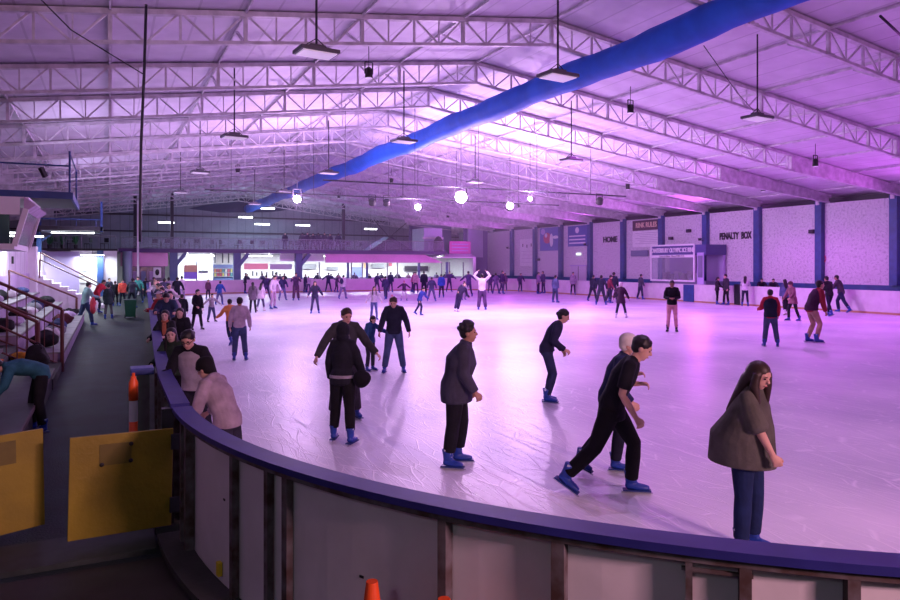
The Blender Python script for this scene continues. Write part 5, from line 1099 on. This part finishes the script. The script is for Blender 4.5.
# ---- farther skaters: label, pose, look, feet, top, facing
WJ = (.05, .045, .10)
far = [
 ('skater in grey jacket coasting toward the boards left of the booth', WIDE, L('jacket', (.08, .08, .12), (.04, .04, .09), 'jeans'), (640, 299.5), 274, 120),
 ('man in dark jacket at the left of the dark clad group by the home wall', WALK, L('jacket', (.03, .03, .06), (.03, .03, .06), 'jeans'), (592, 301), 275, 140),
 ('man in black jacket skating away in front of the dark clad group', WIDE, L('jacket', (.02, .02, .045), (.03, .03, .06), 'jeans'), (601, 305), 275, 170),
 ('person in dark red jacket in the middle of the dark clad group', GLIDE, L('jacket', (.20, .03, .06), (.03, .03, .06), 'jeans'), (608, 303), 275, 100),
 ('tall man in dark navy jacket at the right of the dark clad group', WALK, L('jacket', (.025, .025, .05), (.03, .03, .06), 'jeans'), (613, 302), 272, 160),
 ('person in blue grey jacket standing alone between the banners on the ice', BACK, L('jacket', (.10, .11, .24), (.05, .06, .14), 'jeans'), (555, 302.5), 275, 140),
 ('woman in pale lilac coat by the boards under the exit light', F(BACK), L('coat', (.35, .28, .40), (.05, .04, .09), long=-.18), (573, 295), 272, 10),
 ('person in pale jacket, left of two standing under the hockey banner', F(BACK), L('jacket', (.30, .24, .36), (.06, .05, .12)), (538, 294), 272, 60),
 ('person in dark violet jacket, right of two standing under the hockey banner', BACK, L('jacket', (.10, .08, .18), (.06, .05, .12)), (543.5, 293.5), 271, -60),
 ('skater in violet top by the boards below the small figures sign', GLIDE, L('jacket', (.12, .09, .22), (.08, .07, .16)), (520, 291.5), 273, 30),
 ('skater in dark violet, leftmost of the cluster at the far right corner', GLIDE, L('jacket', (.12, .08, .2), (.1, .08, .18)), (490, 293), 274, 20),
 ('skater in violet, second in the cluster at the far right corner', F(WIDE), L('jacket', (.2, .14, .3), (.14, .12, .25)), (496, 294), 273, 190),
 ('skater in dark jacket, tallest of the cluster at the far right corner', WALK, L('jacket', (.07, .05, .13), (.1, .08, .18)), (501, 294), 270.5, 60),
 ('skater in mauve, rightmost of the cluster at the far right corner', F(BACK), L('jacket', (.24, .14, .28), (.1, .08, .18)), (505, 291), 273, 0),
 ('skater in purple jacket spreading the arms near the far right corner', ARMS, L('jacket', (.09, .05, .18), (.08, .06, .16)), (469, 297), 271, 200),
 ('child in white top near the raised arms skater', F(GLIDE), L('jacket', (.62, .52, .66), (.3, .25, .38)), (463.5, 300), 281, 30),
 ('person in violet jacket with pale arms above the leaning back skater', ARMS, L('jacket', (.1, .06, .2), (.08, .06, .16)), (449, 292), 271, 20),
 ('person in bright blue jacket standing at the far middle of the ice', BACK, L('jacket', (.04, .09, .45), (.03, .03, .08)), (441.5, 298), 274, 190),
 ('person in dark clothes left of the bright blue jacket', WIDE, L('jacket', (.06, .05, .14), (.10, .10, .22), 'jeans'), (431.5, 301.5), 277, 170),
 ('tall man in black skating away at the far middle of the ice', BACK, L('jacket', (.02, .02, .05), (.02, .02, .05), 'jeans'), (424, 295), 271, 180),
 ('person in blue jacket bending forward at the far middle of the ice', PUSH, L('jacket', (.04, .06, .30), (.03, .03, .08)), (418, 315), 287, 60),
 ('girl in white and pink jacket at the far middle of the ice', F(BACK), L('jacket', (.7, .42, .52), (.08, .06, .14)), (416, 293.5), 272, -20),
 ('person in rose jacket just left of the white and pink girl', F(GLIDE), L('jacket', (.55, .18, .30), (.08, .06, .14)), (412, 292.5), 272, 80),
 ('child in dark purple with pink hat holding the arms out', F(ARMS), L('jacket', (.08, .03, .10), (.6, .5, .62), hat='bobble', hatc=(.6, .2, .35)), (404, 301), 280, 0),
 ('man in dark jacket skating away, larger of the far left middle pair', WALK, L('jacket', (.05, .04, .12), (.05, .05, .12), 'jeans'), (386, 299.5), 276, 200),
 ('man in navy behind the larger dark jacket man', BACK, L('jacket', (.04, .04, .12), (.05, .05, .12)), (390.5, 292.5), 272, 160),
 ('person in dark violet skating with bent arms left of the two dark men', GLIDE, L('jacket', (.06, .05, .14), (.10, .06, .16)), (376.5, 293), 273, 140),
 ('small child in pink hat and rose jacket behind the man in jeans', F(BACK), L('jacket', (.6, .25, .38), (.4, .2, .3), hat='bobble', hatc=(.65, .25, .36)), (392, 318), 294, 10),
 ('woman in white top and blue jeans gliding toward the camera', F(dict(ARMS, ra=(6, 30, 10, 28), la=(6, 28, 15, 20), rl=(14, 12, 6), ll=(-4, 6, 6))), L('sweater', (.70, .62, .72), (.12, .14, .34), 'slim', hair='longfront', hc='brown'), (374, 320), 286, 10),
 ('woman in white jacket with a bag skating away left of the middle', F(WALK), L('jacket', (.66, .55, .68), (.22, .18, .34), 'jeans', pack=True, packc=(.05, .05, .12)), (342.5, 299), 275, 150),
 ('person in dark violet coat left of the woman with the bag', GLIDE, L('jacket', (.10, .05, .14), (.05, .04, .10)), (336, 292.5), 275, 100),
 ('person in dark navy holding arms out before the long pink fascia', ARMS, L('jacket', (.05, .05, .13), (.06, .05, .13)), (328.5, 292), 272.5, 170),
 ('woman in dark jacket facing the camera left of the middle', F(dict(ARMS, ra=(6, 24, 20, 24), la=(6, 30, 10, 28), rl=(4, 6, 8), ll=(2, 6, 8))), L('jacket', (.04, .035, .085), (.06, .06, .13), 'slim', hair='longfront'), (315, 313.5), 281, 0),
 ('person in white top behind the dark jacket woman', BACK, L('sweater', (.6, .5, .62), (.1, .08, .18)), (308.5, 291), 276, 180),
 ('person in dark jacket at the right end of the left group', BACK, L('jacket', (.05, .04, .11), (.05, .05, .12)), (305, 290.5), 274, 120),
 ('person in dark violet hooded top holding both hands at the face', dict(BACK, ra=(35, 20, 95, -10), la=(35, 20, 95, -10)), L('jacket', (.09, .04, .12), (.12, .05, .12), 'loose'), (296, 300.5), 272.5, 0),
 ('person in dark vest and pale blue trousers with spread legs', WIDE, L('jacket', (.06, .05, .16), (.18, .18, .42), 'jeans'), (282.5, 300.5), 276, 20),
 ('woman in white top bending with a dark bag left of the spread legs skater', F(dict(GLIDE, lean=12)), L('sweater', (.62, .52, .66), (.45, .30, .45), pack=True, packc=(.04, .03, .06)), (272.5, 309), 275, 40),
 ('man in dark purple jacket behind the white coated girl', WIDE, L('jacket', (.05, .03, .11), (.05, .04, .12)), (266.5, 301), 275, 190),
 ('girl in white coat with long dark hair among the left group', F(WALK), L('coat', (.62, .50, .62), (.10, .08, .18), hair='long', long=-.16, skates='white'), (260.5, 311), 283, 160),
 ('woman in grey coat and black leggings among the left group', F(BACK), L('coat', (.12, .09, .13), (.012, .012, .02), long=-.1, skates='black', hair='long'), (253, 313), 282, 190),
 ('man in dark clothes standing at the slate column', BACK, L('jacket', (.03, .03, .06), (.03, .03, .06)), (245, 293), 273, 90),
 ('person in blue jacket before the far boards at the left', GLIDE, L('jacket', (.03, .08, .35), (.12, .12, .26), 'jeans'), (219, 305), 281, 150),
 ('woman in maroon jacket behind the child in beige', F(BACK), L('jacket', (.14, .05, .11), (.03, .03, .06)), (208, 300), 279.5, 20),
 ('child in beige grey sweater with arms out on the left ice', F(dict(ARMS, rl=(4, 6, 12), ll=(2, 6, 12))), L('sweater', (.32, .27, .32), (.06, .07, .15), 'jeans', hair='bob', skates='black'), (211.5, 322), 293.5, 30),
]
for lb, po, lk, ft, tp, fc in far:
    big = ft[1]-tp > 27; person(lb, po, lk, feet=ft, top=tp, face=fc, lvl=1 if big else 0)
person('woman in black dress and leggings standing on the left ice', F(dict(rl=(2, 4, 9), ll=(0, 4, 9), ra=(6, 8, 50, -20), la=(4, 8, 20, 0), head=(4, -30))), L('dress', (.008, .008, .014), (.010, .010, .016), long=-.05, skates='black', hair='bun'), feet=(197, 330), top=289, face=20, lvl=1)
person('person in white hooded sweater raising both arms over the head', dict(lean=2, rl=(0, 3, 6), ll=(0, 3, 6), ra=(0, 138, 180, -38), la=(0, 138, 180, -38), head=(0, 0)), L('sweater', (.72, .62, .70), (.09, .04, .13), 'loose'), feet=(482, 310), top=270, face=175, lvl=1)
person('man in dark clothes leaning far back on his skates', dict(lean=-10, side=-24, rl=(6, 2, 2), ll=(6, 2, -2), ra=(5, 20, 60, 20), la=(5, 25, 50, 25), head=(-4, 0)), L('jacket', (.03, .02, .06), (.03, .02, .07), 'jeans', skates='white'), feet=(456, 311.5), top=281, face=20, lvl=1).rotation_euler.y += radians(-12)
# ================= people along the left boards (on the ice side, x > .7)
LEANF = dict(lean=26, rl=(4, 4, 5), ll=(8, 8, 5), ra=(50, 10, 38, 0), la=(46, 10, 40, 0), head=(-14, 0))
def bp(label, px, topy, y, look, face, pose=None, lvl=1, dx=0, fine=True, feet=None):
    """person standing on the ice at rink length y, seen at column px, crown at topy"""
    if feet: return person(label, pose, look, feet=feet, top=topy, face=face, lvl=lvl)
    H = 1.70 if pose else 1.56
    D = min(47, (CAMH-H)*700/(topy-265)); X = (px-450)*D/700; x = X*TC+D*TS; y = -X*TS+D*TC
    return person(label, pose or dict(LEANF), look, xy=(max(x, LX(y)+.27)+dx*.3, y), top=topy, face=face, lvl=lvl)
person('person in grey pink hooded top leaning on the barrier cap, nearest to the camera',
   dict(lean=26, rl=(-6, 2, 6), ll=(-6, 2, 6), ra=(4, 22, 50, -14), la=(4, 22, 50, -14), head=(10, 0), fat=1.10),
   L('jacket', (.36, .29, .33), (.03, .03, .05), 'jeans', hair='none', hat='beanie', hatc=(.010, .009, .012), hood='down'), xy=(1.14, 7.35), top=357, face=-122, lvl=2)
person('man with glasses in grey top with black sleeves behind the nearest leaning person',
   dict(lean=20, rl=(2, 4, 8), ll=(2, 4, 6), ra=(14, 14, 80, -8), la=(-6, 16, 16, 4), head=(18, -8)),
   L('jacket', (.012, .012, .018), (.02, .02, .035), 'jeans', vest=True, vestc=(.36, .33, .37), skin=0, face=True, glasses=True, hc='black'), xy=(.95, 9.15), top=327, face=-26, lvl=2)
person('smiling woman with long black hair in dark green jacket leaning on the barrier',
   dict(lean=24, rl=(2, 4, 5), ll=(4, 6, 5), ra=(32, 6, 50, -4), la=(28, 10, 56, -12), head=(-8, -18), fem=True),
   L('jacket', (.022, .04, .026), BLK, hair='longfront', skin=3, face=True), xy=(.90, 11.1), top=326, face=-26, lvl=2)
person('woman with orange scarf and long black hair leaning on the barrier behind the smiling woman',
   dict(lean=20, rl=(2, 4, 5), ll=(4, 6, 5), ra=(30, 10, 50, -2), la=(30, 10, 60, -16), head=(-4, -14), fem=True),
   L('jacket', (.016, .018, .022), JEAN, hair='longfront', scarf=True, scarfc=(.50, .17, .09), skin=3, face=True), xy=(1.03, 14.6), top=309, face=-24, lvl=2)
person('woman in black coat with dark hair just right of the orange scarf woman',
   dict(lean=18, head=(-4, -10), ra=(20, 10, 30, 0), la=(20, 10, 30, 0), fem=True), L('puffer', (.012, .012, .018), BLK, hair='longfront', skin=3), xy=(1.35, 15.3), top=307, face=-20, lvl=1)
bp('girl in rose sweater with long brown hair beside the boards', 173, 303, 16.5, L('sweater', (.40, .14, .20), (.30, .08, .12), hair='long', hc='brown'), 140, F(dict(BACK, lean=10)), feet=(176, 352))
bp('slim boy in black standing behind the girl in rose', 182, 294, 18, L('jacket', (.012, .014, .025), (.012, .014, .025)), 175, dict(BACK), dx=.35, feet=(182, 331))
bp('man in navy puffer jacket looking down at the barrier', 156, 292, 16.0, L('puffer', (.03, .05, .10), (.03, .04, .09), hood='down'), -5, dict(LEANF, head=(20, 0)))
bp('person in grey sweater behind the navy puffer man', 170, 290.5, 17.0, L('sweater', (.34, .28, .34), DGREY), 0, dict(LEANF))
bp('person in white cap and red jacket resting on the barrier', 146, 290, 19, L('jacket', (.55, .05, .07), (.25, .2, .26), hat='cap', hatc=(.7, .66, .68)), -50, dict(LEANF, lean=26, ra=(24, 8, 70, -10), la=(24, 8, 70, -10)))
bp('man in black jacket standing tall with one arm out by the boards', 175, 277, 20, L('jacket', (.014, .016, .03), (.014, .016, .03)), 170, dict(GLIDE), dx=.3)
bp('woman in white lilac blouse behind the black jacket man', 180, 276, 26, L('sweater', (.66, .52, .66), (.3, .25, .4)), 190, F(BACK), dx=.4)
more = [(153, 287, 21, (.5, .42, .5), 'pale grey', 'black'), (158, 284, 24.5, (.04, .05, .09), 'dark navy', 'brown'), (166, 283, 23, (.55, .45, .52), 'lilac grey', 'black'), (150, 283, 28, (.03, .03, .05), 'black', 'black'), (157, 279.5, 31, (.45, .30, .34), 'dusty rose', 'brown'), (163, 278, 34, (.05, .05, .10), 'navy', 'black'), (169, 277, 30, (.30, .26, .34), 'grey violet', 'black'), (147, 280, 33, (.5, .5, .52), 'light grey', 'blond')]
for i, (px, ty, y, c, cn, hc) in enumerate(more):
    bp('person in %s top along the left boards, %s' % (cn, ['just past the red jacket', 'third row back', 'beside the black jacket man', 'close to the bin', 'far back in the row', 'farthest in the row', 'before the white blouse woman', 'blond, near the far corner'][i]), px, ty, y, L('jacket', c, DGREY, hc=hc, hair='short' if i % 2 else 'bob'), [-30, 0, 30, -60, 10, 160, 190, -20][i], dict(LEANF) if i % 3 else dict(BACK))
# ================= walkway (outside the boards)
wk = [
 ('man in teal grey hooded top carrying red white clothes on the walkway', dict(WALK, lean=10, ra=(30, 8, 50, -10)), L('jacket', (.18, .30, .32), (.03, .05, .12), 'jeans', hood='down'), (84, 326), 282, 110),
 ('man in red jacket bending forward on the walkway', dict(PUSH, lean=30), L('puffer', (.50, .025, .05), (.02, .03, .05), skin=1), (94, 313), 279.5, 70),
 ('person in black puffer coat seen from behind on the walkway', F(dict(BACK, lean=6)), L('coat', (.02, .03, .04), (.10, .09, .11), long=-.1), (108.5, 319), 284, 175),
 ('man in black jacket left of the orange jacket person', BACK, L('jacket', (.014, .02, .03), (.014, .02, .03)), (115.5, 306), 281, 200),
 ('person in orange red jacket facing the camera at the walkway end', BACK, L('jacket', (.75, .13, .08), (.02, .03, .05)), (122.5, 306), 279.5, 10),
 ('person in dark grey hooded top beside the orange jacket', GLIDE, L('jacket', (.05, .06, .08), (.03, .04, .06), hood='down'), (131, 308), 278, 150),
 ('person in teal green jacket at the walkway end', GLIDE, L('jacket', (.05, .26, .24), (.03, .04, .08)), (139, 303), 276.5, -20),
 ('person in black jacket right of the teal green jacket', BACK, L('jacket', (.02, .02, .04), (.03, .04, .08)), (146, 299), 278, 200),
 ('person in dark coat behind the black puffer coat', BACK, L('jacket', (.03, .04, .06), (.03, .04, .08)), (109, 304), 278, 20),
 ('person in dark top in the far group by the glass doors', BACK, L('jacket', (.08, .05, .10), (.03, .04, .08)), (153, 297), 277, 120),
]
for lb, po, lk, ft, tp, fc in wk: person(lb, po, dict(lk), feet=ft, top=tp, face=fc, lvl=1)
person('person in teal jacket with patterned shoulders bending over the bench at the left edge', dict(lean=78, rl=(14, 14, 5), ll=(6, 14, 5), ra=(12, 8, 20, -6), la=(20, 8, 30, -6), head=(10, 0)),
   L('jacket', (.03, .13, .17), (.012, .012, .016), 'jeans', hair='short', hood='down'), xy=(-.93, 11.6), H=1.12, face=-84, lvl=1)
# ================= sitting behind the right boards, at the kiosk and on the gallery
for i, (px, y, c, d) in enumerate(((762, 29.3, (.02, .02, .03), 'dark clothes left of two seated behind the right boards'), (769, 28.5, (.03, .03, .045), 'dark clothes right of two seated behind the right boards'))):
    person('person in %s' % d, dict(lean=24, ra=(50, 14, 40, 0), la=(50, 14, 40, 0), head=(6, 0), rl=(4, 4, 4)), L('jacket', c, c), xy=(34.75, y), H=1.62, face=10, lvl=0)
kc = [(.04, .04, .08), (.06, .05, .12), (.3, .2, .3), (.10, .08, .16), (.03, .03, .05)]
kp = [247, 262, 276, 280, 284, 318, 331, 338, 355, 369, 381, 398, 408, 436, 446, 452]
wh_ = ['at the slate column', 'under the red kiosk sign', 'right of the red kiosk sign', 'under the pale kiosk sign', 'right part of the pale sign', 'left of the pink fascia end', 'under the left end of the pink fascia', 'second under the pink fascia', 'at the dark doorway', 'right of the doorway', 'under the fascia middle', 'at the wide dark board', 'second at the wide dark board', 'under the slanted fascia end', 'below the white block', 'at the far right window']
for i, px in enumerate(kp):
    k = (px-450)/700; y = 62.9; x = y*(TS+k*TC)/(TC-k*TS)
    person('dark clad customer waiting at the kiosk counter, %s' % wh_[i], [BACK, WIDE, GLIDE][i % 3], L('jacket', kc[i % 5], BLK, skates='shoes', legs='jeans'), xy=(x, y), H=1.62+.05*(i % 3), face=(170, 150, 200)[i % 3], lvl=0)
gp = [285, 302, 307, 313, 318, 324, 330, 338]
for i, px in enumerate(gp):
    k = (px-450)/700; y = 63.4; x = y*(TS+k*TC)/(TC-k*TS)
    person('person in dark clothes standing on the gallery, %s' % ['alone at the left', 'first of the group', 'second of the group', 'third of the group', 'fourth of the group', 'fifth of the group', 'sixth of the group', 'rightmost of the group'][i], [BACK, WIDE][i % 2], L('jacket', (.04, .03, .09), (.04, .03, .09), skates='shoes', legs='jeans'), xy=(x, y), H=1.65+.04*(i % 3), face=(0, 160, 30)[i % 3], lvl=0, z=3.68)

# ---- things held
def atd(px, py, D):
    X = (px-450)*D/700; return (X*TC+D*TS, -X*TS+D*TC, CAMH-(py-265)*D/700)
h_ = lump('round_hat', 'black rounded hat held at the hip of the hooded child', 'hat', atd(361, 388, 9.35), (.11, .11, .11), cloth((.008, .008, .012)), 61)
h_ = lump('folded_jacket', 'red and white jacket carried by the man in the teal grey top', 'jacket', atd(93, 314, 27.0), (.13, .11, .30), cloth((.45, .05, .07)), 62)
MB().ell((.08, 0, .28), (.10, .12, .25)).build('white_part', cloth((.6, .55, .58)), h_, smooth=True)
